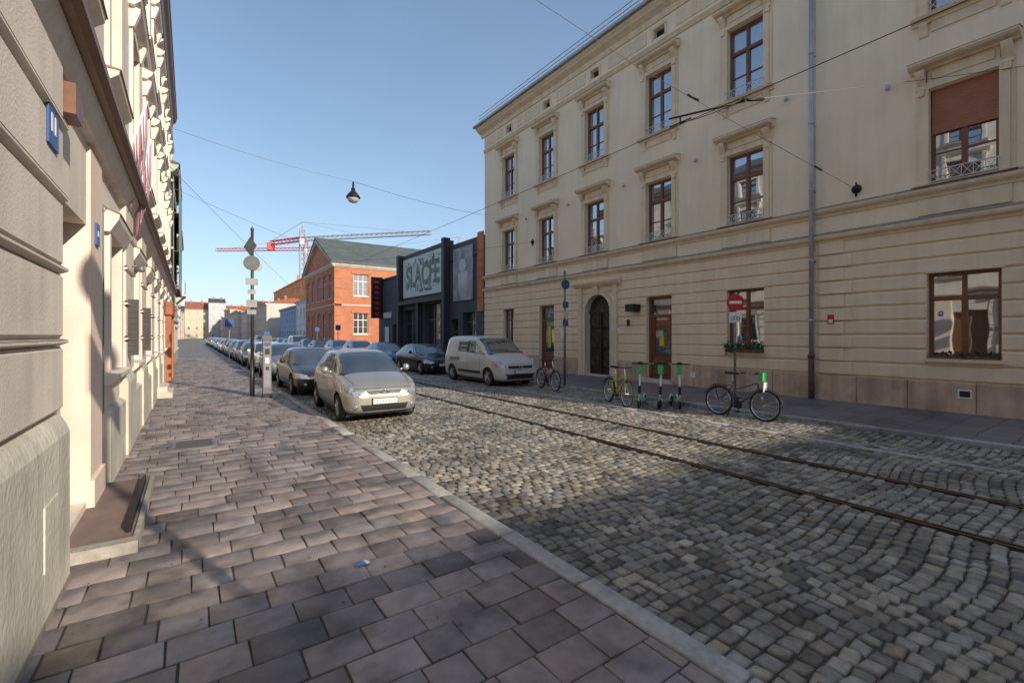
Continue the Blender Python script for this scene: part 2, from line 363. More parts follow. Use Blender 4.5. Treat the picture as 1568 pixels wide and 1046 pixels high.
# ---------------------------------------------------------------- right tenement
def right_building():
    G=Group('cream_tenement_building'); fr=Fr((FX,0),(0,1),(-1,0)); Y0=-9.0; Y1=23.8
    cols=[21.2,17.85,14.5,11.1,7.77,2.67,-.9,-4.6]
    z1f=(5.45,7.75); z2f=(9.55,11.95)
    ops=[]
    for c in cols: ops+= [opset(c,1.18,*z1f),opset(c,1.18,*z2f)]
    for c in cols: ops.append(opset(c,.5,13.25,13.62))
    g_ops=[opset(21.2,1.0,1.25,3.31),opset(17.85,1.15,.15,3.31),opset(14.3,1.5,.08,3.6),opset(11.1,1.15,.15,3.31),opset(7.77,1.2,1.25,3.31),
           opset(2.67,1.25,1.25,3.31),opset(-.9,1.2,1.25,3.31),opset(-4.6,1.2,1.25,3.31)]
    W=G.p('upper_walls',M_cream); W2=G.p('ground_floor_wall',M_cream2); T=G.p('trim',M_trim)
    fr.wall(W,Y0,Y1,4.42,14.3,ops,.24); fr.wall(W2,Y0,Y1,0,4.42,g_ops,.26)
    C=G.p('rear_walls',M_cream); C.box(FX+.42,FX+13,Y0,Y1,0,14.3)
    for yy in(Y0,Y1): C.box(FX,FX+.42,yy-.001 if yy==Y0 else yy-.02,yy+.02 if yy==Y0 else yy+.001,0,14.3)
    z=.72; k=0
    SEAM=5.75
    while z<4.3:
        h=.37; segs=[(Y0,SEAM-.02),(SEAM+.02,Y1)]
        for o in g_ops:
            if o[2]<z+h-.05 and o[3]>z+.05:
                ns=[]
                for a,b in segs:
                    if o[1]<=a or o[0]>=b: ns.append((a,b)); continue
                    if o[0]>a: ns.append((a,o[0]))
                    if o[1]<b: ns.append((o[1],b))
                segs=ns
        for a,b in segs: fr.panel(W2,a,b,0,.05,z+.016,z+h-.022,.026)
        q=.62 if k%2 else .8
        fr.panel(W2,SEAM-.12-q,SEAM-.12,.04,.09,z+.015,z+h-.02,.02)
        z+=h;k+=1
    P=G.p('plinth',M_plinth); y=Y0
    doors=[(g_ops[i][0],g_ops[i][1]) for i in(1,2,3)]
    while y<Y1:
        b=min(y+R.uniform(1.0,1.5),Y1)
        segs=[(y,b)]
        for o in doors:
            ns=[]
            for a,c in segs:
                if o[1]<=a or o[0]>=c: ns.append((a,c)); continue
                if o[0]>a: ns.append((a,o[0]))
                if o[1]<c: ns.append((o[1],c))
            segs=ns
        for a,c in segs:
            if c-a>.03: fr.panel(P,a+.004,c-.004,0,.09,-.02,.70,.015)
        y=b
    fr.mould(T,Y0,Y1,[(0,4.40),(.05,4.40),(.07,4.46),(.17,4.50),(.20,4.56),(.20,4.60),(.04,4.68),(0,4.68)])
    fr.mould(T,Y0,Y1,[(0,5.14),(.04,5.14),(.06,5.2),(.15,5.26),(.18,5.31),(.18,5.35),(.03,5.42),(0,5.42)])
    lead=G.p('lead_flashing',M_lefttop)
    fr.mould(lead,Y0,Y1,[(.0,4.683),(.04,4.683),(.205,4.603),(.205,4.615),(.04,4.70),(0,4.70)])
    fr.mould(lead,Y0,Y1,[(.0,5.423),(.03,5.423),(.185,5.353),(.185,5.364),(.03,5.438),(0,5.438)])
    fr.mould(T,Y0,Y1,[(0,12.86),(.05,12.88),(.10,12.96),(.13,13.0),(.13,13.04),(0,13.1)])
    fr.mould(T,Y0,Y1+.3,[(0,13.86),(.06,13.86),(.10,13.98),(.12,14.05),(.34,14.18),(.40,14.26),(.46,14.3),(.48,14.42),(.02,14.5),(0,14.5)])
    Rf=G.p('roof',M_roof); fr.mould(Rf,Y0-.1,Y1+.4,[(.56,14.43),(.56,14.52),(-6.5,16.6),(-13.2,14.5),(-13.2,14.4),(0,14.3),(.3,14.43)])
    gt=G.p('gutter',M_zinc); gt.tube((FX-.58,Y0-.1,14.46),(FX-.58,Y1+.4,14.46),.075,.075,8)
    rl=G.p('snow_guard',M_zinc)
    for zz in(14.85,15.05): rl.tube((FX-.4,Y0,zz),(FX-.4,Y1,zz),.02,.02,5)
    y=Y0
    while y<Y1: rl.tube((FX-.4,y,14.5),(FX-.4,y,15.07),.018,.018,5); y+=.9
    RB=G.p('window_railings',M_rail)
    for i,c in enumerate(cols):
        for j,(a,b) in enumerate((z1f,z2f)):
            blind=.46 if (i==5 and j==0) else 0
            window(fr,G,c,1.18,a,b,.2,blind=blind)
            w=.59
            fr.box(T,c-w-.17,c-w,0,.07,a,b+.02); fr.box(T,c+w,c+w+.17,0,.07,a,b+.02)
            fr.box(T,c-w-.17,c+w+.17,0,.073,b+.02,b+.17)
            fr.box(T,c-w-.25,c-w-.17,0,.035,a-.0,b+.17); fr.box(T,c+w+.17,c+w+.25,0,.035,a,b+.17)
            fr.box(T,c-w-.02,c+w+.02,0,.05,b+.17,b+.46)
            fr.panel(T,c-w+.06,c+w-.06,.05,.08,b+.21,b+.42,.01)
            for s in(-1,1):
                cc=c+s*(w+.13)
                fr.mould(T,cc-.085,cc+.085,[(0,b+.02),(.09,b+.04),(.08,b+.12),(.13,b+.2),(.22,b+.32),(.25,b+.40),(.25,b+.46),(0,b+.46)])
                fr.box(T,cc-.06,cc+.06,.0,.12,b-.12,b+.02)
            fr.mould(T,c-w-.34,c+w+.34,[(0,b+.462),(.12,b+.462),(.16,b+.5),(.32,b+.53),(.37,b+.58),(.37,b+.62),(.02,b+.70),(0,b+.70)])
            fr.mould(lead,c-w-.35,c+w+.35,[(0,b+.703),(.02,b+.703),(.375,b+.623),(.375,b+.635),(.02,b+.72),(0,b+.72)])
            if j==1:
                fr.mould(T,c-w-.32,c+w+.32,[(0,a-.16),(.06,a-.16),(.08,a-.1),(.19,a-.07),(.22,a-.02),(.02,a-.0),(0,a)])
                for s in(-1,1): fr.mould(T,c+s*(w+.1)-.08,c+s*(w+.1)+.08,[(0,a-.48),(.04,a-.46),(.06,a-.3),(.12,a-.2),(.12,a-.163),(0,a-.163)])
                fr.box(T,c-w+.05,c+w-.05,0,.035,a-.4,a-.165)
            else:
                fr.panel(T,c-w-.2,c+w+.2,0,.06,4.72,5.12,.012)
                fr.mould(T,c-w-.3,c+w+.3,[(.0,a-.04),(.19,a-.035),(.20,a-.01),(.0,a+.003)])
            n_=.14; za=a+.04; zb=a+.30
            for zz in(za,zb): RB.tube(fr.P(c-w+.0,n_,zz),fr.P(c+w,n_,zz),.014,.014,5)
            for s in(-1,1): RB.tube(fr.P(c+s*w,n_,zb),fr.P(c+s*w,-.02,zb),.012,.012,5)
            m=6
            for q in range(m):
                u0=c-w+2*w*q/m;u1=c-w+2*w*(q+1)/m
                RB.tube(fr.P(u0,n_,za),fr.P(u1,n_,zb),.008,.008,4); RB.tube(fr.P(u0,n_,zb),fr.P(u1,n_,za),.008,.008,4)
                RB.tube(fr.P(u0,n_,za),fr.P(u0,n_,zb),.008,.008,4)
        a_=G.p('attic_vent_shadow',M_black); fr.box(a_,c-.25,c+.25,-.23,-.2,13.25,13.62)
        fr.box(T,c-.33,c+.33,0,.04,13.625,13.69); fr.box(T,c-.33,c-.255,0,.03,13.2,13.62); fr.box(T,c+.255,c+.33,0,.03,13.2,13.62)
        fr.panel(T,c+.6,c+2.6,0,.03,13.22,13.72,.01)
    for c,w in((21.2,1.0),(7.77,1.2),(2.67,1.25),(-.9,1.2),(-4.6,1.2)):
        window(fr,G,c,w,1.25,3.31,.2,transom=.7,bars=False)
        fr.box(T,c-w/2-.07,c+w/2+.07,0,.14,1.17,1.25); fr.box(W2,c-w/2-.0,c+w/2+.0,0,.036,1.09,1.168)
        fr.box(T,c-w/2-.05,c+w/2+.05,0.0,.065,3.31,3.36)
    fb=G.p('window_flowers',M_leaf)
    for c0u,nn in((7.77,260),(2.67,110)):
        for _ in range(nn):
            u=c0u+R.uniform(-.57,.57); z=1.3+abs(R.gauss(0,.13 if nn>200 else .05)); n=R.uniform(.02,.22); s=.05
            a=Vector((R.uniform(-1,1),R.uniform(-1,1),R.uniform(-1,1))).normalized()*s; b_=a.orthogonal().normalized()*s*.7; c0=fr.P(u,n-(0 if nn>200 else .1),z)
            fb.poly([c0-a,c0+b_,c0+a,c0-b_])
    fbx=G.p('window_box',M_wood); fr.box(fbx,7.2,8.34,.02,.2,1.252,1.36); fr.box(fbx,2.1,3.24,-.1,.1,1.252,1.33)
    D=G.p('wooden_doors',M_wood); DG=G.p('door_glass',M_gdark)
    for c,w in((17.85,1.15),(11.1,1.15)):
        a=c-w/2;b=c+w/2
        fr.box(D,a,a+.1,-.26,-.14,.15,3.31); fr.box(D,b-.1,b,-.26,-.14,.15,3.31); fr.box(D,a+.1,b-.1,-.26,-.14,3.2,3.31); fr.box(D,a+.1,b-.1,-.26,-.12,2.5,2.62)
        fr.box(D,a+.1,b-.1,-.26,-.2,.15,1.0); fr.panel(D,a+.25,b-.25,-.2,-.17,.3,.85,.02); fr.box(D,a+.1,a+.24,-.26,-.18,1.0,2.5); fr.box(D,b-.24,b-.1,-.26,-.18,1.0,2.5)
        pane(fr,DG,a+.2,b-.2,1.0,2.5,-.21); pane(fr,DG,a+.1,b-.1,2.6,3.2,-.21)
        st=G.p('door_step',M_stone); fr.box(st,a-.1,b+.1,-.25,.25,0,.15)
    pw=G.p('yellow_poster',M_yellow); fr.box(pw,11.0,11.22,-.19,-.183,1.4,1.75); fr.box(pw,17.75,17.98,-.19,-.183,1.2,2.3)
    c=14.3; r=.75; zc=2.85
    N_=14; arc=[(c+r*math.cos(t),zc+r*math.sin(t)) for t in [math.pi*i/N_ for i in range(N_+1)]]
    for (u0,w0),(u1,w1) in zip(arc[:-1],arc[1:]):
        W2.poly([fr.P(u0,0,w0),fr.P(u1,0,w1),fr.P(u1,0,3.6),fr.P(u0,0,3.6)]); W2.poly([fr.P(u0,0,w0),fr.P(u1,0,w1),fr.P(u1,-.26,w1),fr.P(u0,-.26,w0)])
    ro=r+.17
    for i in range(N_):
        t0=math.pi*i/N_;t1=math.pi*(i+1)/N_
        q=[(r,t0),(ro,t0),(ro,t1),(r,t1)]
        T.prism([fr.P(c+a*math.cos(t),.0,zc+a*math.sin(t)) for a,t in q],fr.N*.10)
    for s in(-1,1): fr.box(T,min(c+s*r,c+s*ro),max(c+s*r,c+s*ro),0,.10,0,zc)
    for s in(-1,1): fr.box(T,c+s*(ro+.12)-.12,c+s*(ro+.12)+.12,0,.14,0,3.95)
    fr.mould(T,c-1.35,c+1.35,[(0,3.95),(.16,3.95),(.26,4.05),(.30,4.12),(.30,4.17),(0,4.25)])
    fr.mould(T,c-.12,c+.12,[(0,zc+r-.02),(.16,zc+r-.02),(.24,3.95),(0,3.95)])
    gatem=mat('dark_oak_gate',(.04,.028,.022),.5,var=.3,vscale=4)
    I=G.p('iron_gate',gatem); fr.box(I,c-.74,c+.74,-.28,-.24,.08,3.58)
    I2=G.p('gate_ironwork',mat('gate_bronze',(.16,.13,.10),.4,metal=.6,var=.2))
    for s in(-1,1):
        for zz in(.3,1.2,2.1): fr.panel(I,c+s*.37-.28,c+s*.37+.28,-.24,-.18,zz,zz+.75,.06)
        for zz in(.68,1.55,2.45): I2.ring(fr.P(c+s*.37,-.17,zz),(1,0,0),.18,.018,16,4); I2.tube(fr.P(c+s*.37,-.17,zz-.3),fr.P(c+s*.37,-.17,zz+.3),.014,.014,4)
    I2.ring(fr.P(c,-.2,2.85),(1,0,0),.6,.02,20,4); fr.box(I,c-.03,c+.03,-.2,-.15,.1,2.8); fr.box(I,c-.7,c+.7,-.2,-.15,2.80,2.9)
    for k in range(7):
        t=math.pi*(k+.5)/7; I2.tube(fr.P(c,-.2,2.9),fr.P(c+.6*math.cos(t),-.2,2.87+.6*math.sin(t)),.012,.012,4)
    S=G.p('black_shop_sign',M_black); fr.box(S,11.95,12.35,.04,.5,2.75,3.05); fr.box(S,12.5,12.6,.05,.12,2.2,2.45)
    S=G.p('red_plaque',M_red); fr.box(S,5.24,5.40,.09,.10,2.12,2.38)
    S=G.p('red_plaque_print',M_white); fr.box(S,5.27,5.37,.10,.103,2.15,2.25)
    v=G.p('vent_frame',M_white); fr.box(v,2.5,2.74,.09,.10,.35,.55); v=G.p('vent_grid',M_black); fr.box(v,2.53,2.71,.10,.104,.38,.52)
    fr.box(G.p('vent_frame'),9.5,9.7,.09,.10,.3,.5)
    fr.box(G.p('shop_plates',M_white),12.9,13.15,.05,.06,1.9,2.15); fr.box(G.p('shop_plates'),16.4,16.75,.05,.06,1.7,2.2)
    wl=G.p('wall_sensors',M_lgrey,True)
    for u,z in((4.05,8.15),(9.5,8.0),(12.8,8.0),(16.2,8.0),(19.5,8.0),(6.5,8.9)): wl.lathe(fr.P(u,.10,z),(0,0,1),[(0,-.07),(.04,-.07),(.055,0),(.035,.08),(0,.09)],10); fr.box(wl,u-.02,u+.02,0,.1,z-.02,z+.02)
    Z=G.p('drain_pipe',M_zinc,True); x=FX-.24; Z.tube((x,SEAM,1.2),(x,SEAM,13.9),.062,.062,12); Z.tube((x,SEAM,13.9),(FX-.5,SEAM,14.4),.062,.062,12)
    q=G.p('drain_pipe_foot',M_rust,True); q.tube((x,SEAM,0.02),(x,SEAM,1.2),.075,.075,12); q.tube((x,SEAM,1.17),(x,SEAM,1.26),.09,.09,12)
    for zz in (2.2,3.9,5.9,7.8,9.8,11.8,13): Z.tube((x,SEAM,zz),(x,SEAM,zz+.06),.075,.075,12); fr.box(Z,SEAM-.015,SEAM+.015,0,.24,zz,zz+.04)
    sm=G.p('wall_joint',M_plinth); fr.box(sm,SEAM-.012,SEAM+.012,0,.012,4.7,5.13); fr.box(sm,SEAM-.012,SEAM+.012,0,.012,5.45,12.85)
    G.done()
right_building()

# ---------------------------------------------------------------- left tenement
def left_building():
    G=Group('ivory_tenement_building'); fr=Fr((LX,0),(0,1),(1,0)); Y0=-16; Y1=29.0
    W=G.p('walls',M_left); T=G.p('trim',M_left); PL=G.p('plinth',M_leftpl); WD=G.p('ledge_covering',M_wood2); P2=G.p('peach_bay',M_leftdoor); GT=G.p('mould_tops',M_lefttop)
    door=(4.95,6.15,.15,2.9)
    gw=[8.0+2.7*i for i in range(8)]+[-1.5,-5,-8.5,-12]
    ops=[door]+[opset(c,1.05,1.35,3.05) for c in gw]
    uw=[8.0+2.7*i for i in range(8)]+[5.4,2.6,-1.5,-5,-8.5,-12]
    for c in uw:
        ops+=[opset(c,1.05,5.0,7.0),opset(c,1.05,8.3,10.2),opset(c,1.0,11.1,12.2)]
    fr.wall(W,Y0,Y1,0,12.75,ops,.22)
    W.box(LX-12,LX-.4,Y0,Y1,0,12.75)
    for yy in(Y0,Y1): W.box(LX-.4,LX,yy-.01,yy+.01,0,12.75)
    def pier(a,b,n1=.09,ztop=3.75):
        z=1.24
        while z<ztop-.2:
            h=.52; fr.panel(T,a,b,0,n1,z+.02,z+h-.035,.025)
            fr.mould(T,a-.01,b+.015,[(0,z+h-.03),(n1-.02,z+h-.03),(n1+.025,z+h-.012),(n1+.025,z+h+.004),(0,z+h+.006)])
            fr.mould(GT,a-.011,b+.016,[(0,z+h+.007),(n1+.027,z+h+.006),(n1+.0,z+h+.016),(0,z+h+.022)])
            z+=h
        fr.mould(PL,a-.01,b+.02,[(0,0),(n1+.03,0),(n1+.03,1.10),(n1+.01,1.16),(n1-.02,1.22),(0,1.24)])
        fr.mould(GT,a-.012,b+.022,[(0,.0),(n1+.034,.0),(n1+.034,.05),(0,.05)])
    pier(-14,4.62,.09)
    fr.panel(P2,4.66,4.94,0,.02,.3,3.7,.005); fr.panel(P2,6.17,6.9,0,.03,.35,3.7,.01)
    fr.box(P2,6.17,6.9,0,.06,0,.35)
    D=G.p('doors',M_wood); fr.box(D,4.95,6.15,-.24,-.2,.15,2.9); fr.panel(D,5.05,5.5,-.2,-.17,.4,2.6,.03); fr.panel(D,5.6,6.05,-.2,-.17,.4,2.6,.03)
    for i,c in enumerate(gw):
        if c<4: continue
        a=c+.78;b=c+1.92
        pier(a,b,.07)
        fr.mould(PL,c-.78,c+.78,[(0,0),(.07,0),(.07,.85),(.02,.9),(0,.9)])
        fr.mould(T,c-.72,c+.72,[(0,1.2),(.06,1.2),(.13,1.27),(.14,1.33),(0,1.35)])
        fr.box(T,c-.65,c-.53,0,.05,1.35,3.05); fr.box(T,c+.53,c+.65,0,.05,1.35,3.05)
        fr.mould(T,c-.75,c+.75,[(0,3.05),(.06,3.05),(.14,3.2),(.15,3.26),(0,3.32)])
        fr.mould(WD,c-.75,c+.75,[(0,3.322),(.16,3.262),(.16,3.28),(0,3.34)])
        window(fr,G,c,1.05,1.35,3.05,.18,bars=False)
    for c in gw:
        if c<4: window(fr,G,c,1.05,1.35,3.05,.18,bars=False)
    fr.mould(T,Y0,Y1,[(0,3.72),(.08,3.74),(.14,3.86),(.16,3.94),(0,3.95)])
    fr.mould(WD,Y0,Y1,[(0,3.952),(.22,3.952),(.27,3.99),(.27,4.06),(0,4.16)])
    fr.box(G.p('sign_box',M_wood),4.66,4.94,.06,.15,3.45,3.68)
    for c in uw:
        for a,b in((5.0,7.0),(8.3,10.2),(11.1,12.2)):
            w=.53
            window(fr,G,c,1.05,a,b,.18)
            fr.box(T,c-w-.14,c-w,0,.05,a,b); fr.box(T,c+w,c+w+.14,0,.05,a,b); fr.box(T,c-w-.14,c+w+.14,0,.055,b,b+.14)
            if b<11:
                fr.mould(T,c-w-.28,c+w+.28,[(0,b+.34),(.08,b+.34),(.16,b+.42),(.19,b+.5),(.0,b+.56)])
                fr.mould(WD,c-w-.29,c+w+.29,[(0,b+.562),(.2,b+.502),(.2,b+.52),(0,b+.58)])
                for s in(-1,1): fr.mould(T,c+s*(w+.12)-.07,c+s*(w+.12)+.07,[(0,b+.0),(.07,b+.02),(.15,b+.28),(.15,b+.34),(0,b+.34)])
            fr.mould(T,c-w-.22,c+w+.22,[(0,a-.12),(.06,a-.12),(.14,a-.05),(.15,a-.0),(0,a)])
            fr.mould(WD,c-w-.23,c+w+.23,[(0,a+.002),(.165,a+.002),(.165,a+.018),(0,a+.03)])
    fr.mould(T,Y0,Y1,[(0,7.9),(.06,7.9),(.10,8.0),(.10,8.05),(0,8.1)])
    fr.mould(WD,Y0,Y1+.1,[(0,12.4),(.08,12.4),(.14,12.6),(.24,12.7),(.26,12.86),(0,12.9)])
    fr.mould(G.p('roof',M_roof),Y0,Y1+.15,[(.28,12.87),(.29,13.0),(-5,15.4),(-12,13.0),(0,12.905)])
    S=G.p('dark_shutters',mat('shutter_paint',(.06,.05,.05),.6,var=.2,vscale=6))
    for u in(9.0,11.6):
        fr.box(S,u,u+.04,.05,.2,1.5,2.35)
        for k in range(9): fr.box(S,u-.01,u+.05,.065,.185,1.56+k*.085,1.6+k*.085)
    q=G.p('house_number_plaque',M_grey); fr.box(q,4.70,4.90,.021,.035,1.9,2.06)
    q=G.p('plaque_print',M_lgrey)
    for k in range(4): fr.box(q,4.73,4.87,.035,.037,1.93+k*.03,1.942+k*.03)
    b=G.p('blue_plaques',M_blue); fr.box(b,4.12,4.38,.092,.105,3.05,3.33); fr.box(b,6.4,6.58,.03,.05,2.75,2.98)
    w=G.p('plaque_letters',M_white); fr.box(w,4.18,4.22,.105,.108,3.14,3.26); fr.box(w,4.27,4.31,.105,.108,3.14,3.26); fr.box(w,6.45,6.53,.05,.053,2.84,2.90)
    l=G.p('wall_lamps',M_grey,True)
    for u,z in((9.6,2.9),(14.8,3.2)):
        l.tube(fr.P(u,0,z),fr.P(u,.18,z+.05),.012,.012,6); l.lathe(fr.P(u,.19,z-.02),(0,0,1),[(.0,.06),(.035,.05),(.05,0),(.04,-.04),(0,-.05)],12)
    cb=G.p('wall_cables',M_grey); cb.path([fr.P(4.64,.02,0.2),fr.P(4.64,.02,3.7)],.010,5); cb.path([fr.P(7.0,.03,.9),fr.P(7.0,.03,3.3),fr.P(9.0,.03,3.45)],.008,5)
    fr.box(G.p('service_hatch',M_leftpl),3.9,4.25,.12,.128,.35,.75)
    G.done()
left_building()

for k,(y,z) in enumerate(((8.7,5.3),(9.5,5.0))):
    G=Group('striped_flag')
    p0=Vector((LX,y,z-1.2)); p1=Vector((LX+.30,y+.3,z+.1)); G.p('pole',M_white).tube(p0,p1,.018,.018,6)
    mp=[mat('flag_pink',(.60,.24,.34),.7),M_white]
    for s in range(9):
        a=p1-(p1-p0)*.06*s; b=p1-(p1-p0)*.06*(s+1)
        w=.05*math.sin(s*1.7)
        pr=G.p('cloth_a' if s%2 else 'cloth_b',mp[s%2])
        a2=a+Vector((-.03,.10+w,-1.0)); b2=b+Vector((-.03,.10-w,-1.0)); am=a+Vector((.01,w*1.5,-.5)); bm_=b+Vector((.01,-w,-.5))
        pr.poly([a,b,bm_,am]); pr.poly([am,bm_,b2,a2])
    G.done()

# ---------------------------------------------------------------- generic houses
def house(name,fr,u0,u1,H,D,wm,floors,pitch=2.6,ww=1.1,rm=None,fm=None,rise=2.5,roofname='roof',trim=None,wh=1.7):
    G=Group(name); rm=rm or M_roofr; fm=fm or M_framew; trim=trim or wm
    fh=H/floors; n=max(1,int((u1-u0)/pitch)); ops=[]
    for f in range(floors):
        for i in range(n):
            c=u0+(u1-u0)*(i+.5)/n; z0=f*fh+ (1.0 if f else .9); ops.append(opset(c,ww,z0,min(z0+wh,(f+1)*fh-.4)))
    W=G.p('walls',wm); fr.wall(W,u0,u1,0,H,ops,.2)
    fr.box(W,u0,u1,-D,-.35,0,H); fr.box(W,u0-.01,u0+.01,-.35,0,0,H); fr.box(W,u1-.01,u1+.01,-.35,0,0,H)
    T=G.p('cornice',trim)
    fr.mould(T,u0,u1,[(0,H-.4),(.1,H-.38),(.3,H-.15),(.35,H),(0,H+.02)])
    fr.box(T,u0,u1,0,.08,fh-.15,fh)
    g=G.p('window_glass',M_glass); f_=G.p('window_frames',fm)
    for o in ops:
        pane(fr,g,o[0],o[1],o[2],o[3],-.18); c=(o[0]+o[1])/2
        fr.box(f_,c-.04,c+.04,-.2,-.13,o[2],o[3]); zt=o[2]+.68*(o[3]-o[2]); fr.box(f_,o[0],o[1],-.2,-.125,zt-.04,zt+.04)
        fr.box(f_,o[0],o[0]+.07,-.2,-.13,o[2],o[3]); fr.box(f_,o[1]-.07,o[1],-.2,-.13,o[2],o[3])
        fr.box(T,o[0]-.15,o[1]+.15,0,.1,o[2]-.1,o[2]); fr.box(T,o[0]-.15,o[1]+.15,0,.12,o[3]+.1,o[3]+.22)
    fr.mould(G.p(roofname,rm),u0-.02,u1+.02,[(.4,H+.022),(.4,H+.1),(-D/2,H+rise),(-D,H+.1),(-D,H+.022)])
    ch=G.p('chimneys',M_brick)
    for k in range(2):
        u=u0+(u1-u0)*(k+.5)/2.1; fr.box(ch,u,u+.9,-D*.4-.4,-D*.4+.1,H+rise*.3,H+rise+.9)
    G.done()
frR=Fr((FX,0),(0,1),(-1,0)); frL=Fr((LX,0),(0,1),(1,0))
def pm(n,c): return mat(n,c,.85,var=.08,vscale=.5,streak=.08)
house('green_townhouse',frL,29.2,37,10.6,10,pm('pale_green_plaster',(.42,.50,.36)),3,rm=M_roof,rise=1.5)
house('grey_townhouse',frL,37.1,45,8.6,10,pm('grey_plaster_a',(.50,.48,.44)),3,rm=M_roof,rise=1.2,wh=1.4)
G=Group('balcony'); p=G.p('slab',M_stone); p.box(LX,LX+.55,40,43,4.6,4.75); r=G.p('railing',M_iron)
for zz in(4.85,5.6): r.tube((LX+.52,40,zz),(LX+.52,43,zz),.02,.02,5)
for k in range(16): r.tube((LX+.52,40+k*.2,4.75),(LX+.52,40+k*.2,5.6),.01,.01,4)
for k in range(3): p.prism([(LX,40.2+k*1.3,4.1),(LX,40.2+k*1.3,4.6),(LX+.45,40.2+k*1.3,4.6)],(0,.12,0))
G.done()
G=Group('scaffold_netting'); p=G.p('tubes',M_grey)
for yy in(30,31.5,33,34.5,36):
    for xx in(LX+.1,LX+.36): p.tube((xx,yy,4.2),(xx,yy,10.9),.03,.03,5)
for zz in(4.3,6.3,8.3,10.3): p.tube((LX+.36,30,zz),(LX+.36,36,zz),.03,.03,5); G.p('boards',M_bark).box(LX+.1,LX+.36,30,36,zz-.05,zz)
net=G.p('net',mat('green_net',(.20,.38,.31),.8,var=.25,vscale=3))
for i in range(12):
    y0=30+i*.5; a=.03*math.sin(i*2.1); b=.03*math.sin((i+1)*2.1)
    net.poly([(LX+.38+a,y0,5.2),(LX+.38+b,y0+.5,5.2),(LX+.38+b,y0+.5,9.9),(LX+.38+a,y0,9.9)])
G.done()
G=Group('shop_portal'); p=G.p('piers',M_terr)
for yy in(22.0,24.6): p.box(LX+.06,LX+.24,yy,yy+.35,0,2.6)
p.box(LX+.06,LX+.28,21.9,25.1,2.602,3.1); st=G.p('steps',M_stone); st.box(LX+.0,LX+.42,16.5,18.1,0,.16); st.box(LX+.0,LX+.3,16.6,18.0,.16,.32); G.done()

# ---------------------------------------------------------------- dark theatre building
def dark():
    G=Group('charcoal_theatre_building'); fr=frR
    W=G.p('walls',M_char); W2=G.p('trim',M_char2)
    fr.wall(W,23.9,43,0,6.9,[(24.9,26.6,1.2,3.3),(27.2,28.3,.1,2.9),(29.6,32.6,.1,4.2),(33.8,36.8,.1,3.9),(38.2,39.4,.1,2.8)],.5)
    W.box(FX+.6,FX+14,23.9,43,0,6.9)
    W.box(FX,FX+.6,42.98,43.0,0,6.9)
    W.box(FX-.02,FX+.4,28.6,37.3,6.9,8.45); W.box(FX+.0,FX+.5,24.0,28.4,6.9,8.0)
    fr.box(W2,28.35,28.75,0,.5,0,8.55); fr.box(W2,28.75,37.2,.0,.5,4.3,4.6); fr.box(W2,36.9,37.3,.02,.45,0,8.5); fr.box(W2,33.0,33.35,.0,.4,0,4.3)
    fr.box(W2,23.9,43,0,.1,6.9,7.05)
    fr.box(G.p('banner_sheet',M_banner),29.1,36.6,.05,.12,4.9,8.05)
    fr.box(G.p('portrait_banner',M_banner2),25.1,27.7,.05,.12,4.1,7.6)
    pb=G.p('portrait_print',M_lgrey,True); pb.lathe(fr.P(26.4,.121,6.4),(-1,0,0),[(0,.004),(.42,.003),(.44,0)],20); fr.panel(G.p('portrait_print'),25.8,27.0,.12,.126,4.6,5.95,.003)
    gl=G.p('entrance_glass',M_gdark)
    for a,b,c,d in((24.9,26.6,1.2,3.3),(29.6,32.6,.1,4.2),(33.8,36.8,.1,3.9),(38.2,39.4,.1,2.8),(27.2,28.3,.1,2.9)):
        k=max(1,int((b-a)/.8))
        for i in range(k): pane(fr,gl,a+(b-a)*i/k,a+(b-a)*(i+1)/k,c,d,-.4); fr.box(G.p('entrance_frames',M_grey),a+(b-a)*i/k-.03,a+(b-a)*i/k+.03,-.42,-.35,c,d)
        fr.box(G.p('entrance_frames'),a,b,-.42,-.34,c+(d-c)*.7,c+(d-c)*.7+.07)
    ps=G.p('posters',M_banner); fr.box(ps,37.6,38.0,.02,.06,1.2,2.4); fr.box(ps,40.2,41.2,.02,.06,1.2,2.6); fr.box(ps,39.6,41.6,.02,.06,3.4,3.9)
    bk=G.p('brick_pier',M_brickg); fr.box(bk,23.86,24.5,.02,.12,3.3,8.2)
    sg=G.p('projecting_sign',M_black); fr.box(sg,41.8,42.0,.05,1.1,3.4,7.2); sr=G.p('sign_letters',M_red)
    for k in range(7): sr.add([(FX-.35-.1*(k%2),41.795,3.7+k*.48),(FX-.85+.1*(k%2),41.795,3.75+k*.48),(FX-.8,41.795,4.0+k*.48),(FX-.4,41.795,3.95+k*.48)],[(0,1,2,3)])
    for body,size,sx,z,u,off in(('SLACFE',2.3,.82,5.75,32.85,.07),('teatr  variete',.45,1,5.2,32.2,0)):
        cu=bpy.data.curves.new('banner_text','FONT'); cu.body=body; cu.size=size; cu.extrude=.01; cu.align_x='CENTER'; cu.offset=off
        to=bpy.data.objects.new('tmp',cu); scene.collection.objects.link(to)
        me=bpy.data.meshes.new_from_object(to); bpy.data.objects.remove(to)
        me.materials.clear(); me.materials.append(M_letters)
        o=bpy.data.objects.new('banner_letters',me); scene.collection.objects.link(o); o.location=(FX-.135,u,z); o.rotation_euler=(math.radians(90),0,math.radians(-90)); o.scale=(sx,1,1); G.extra.append(o)
    orn=G.p('banner_ornament',M_letters)
    for _ in range(60):
        u=32.85+R.uniform(-3.2,3.2); z=R.choice([5.65,7.5])+R.uniform(-.2,.25); orn.ring(fr.P(u,.125,z),(1,0,0),R.uniform(.05,.18),.03,10,4,a0=R.uniform(0,3),a1=R.uniform(4,6))
    G.done()
dark()

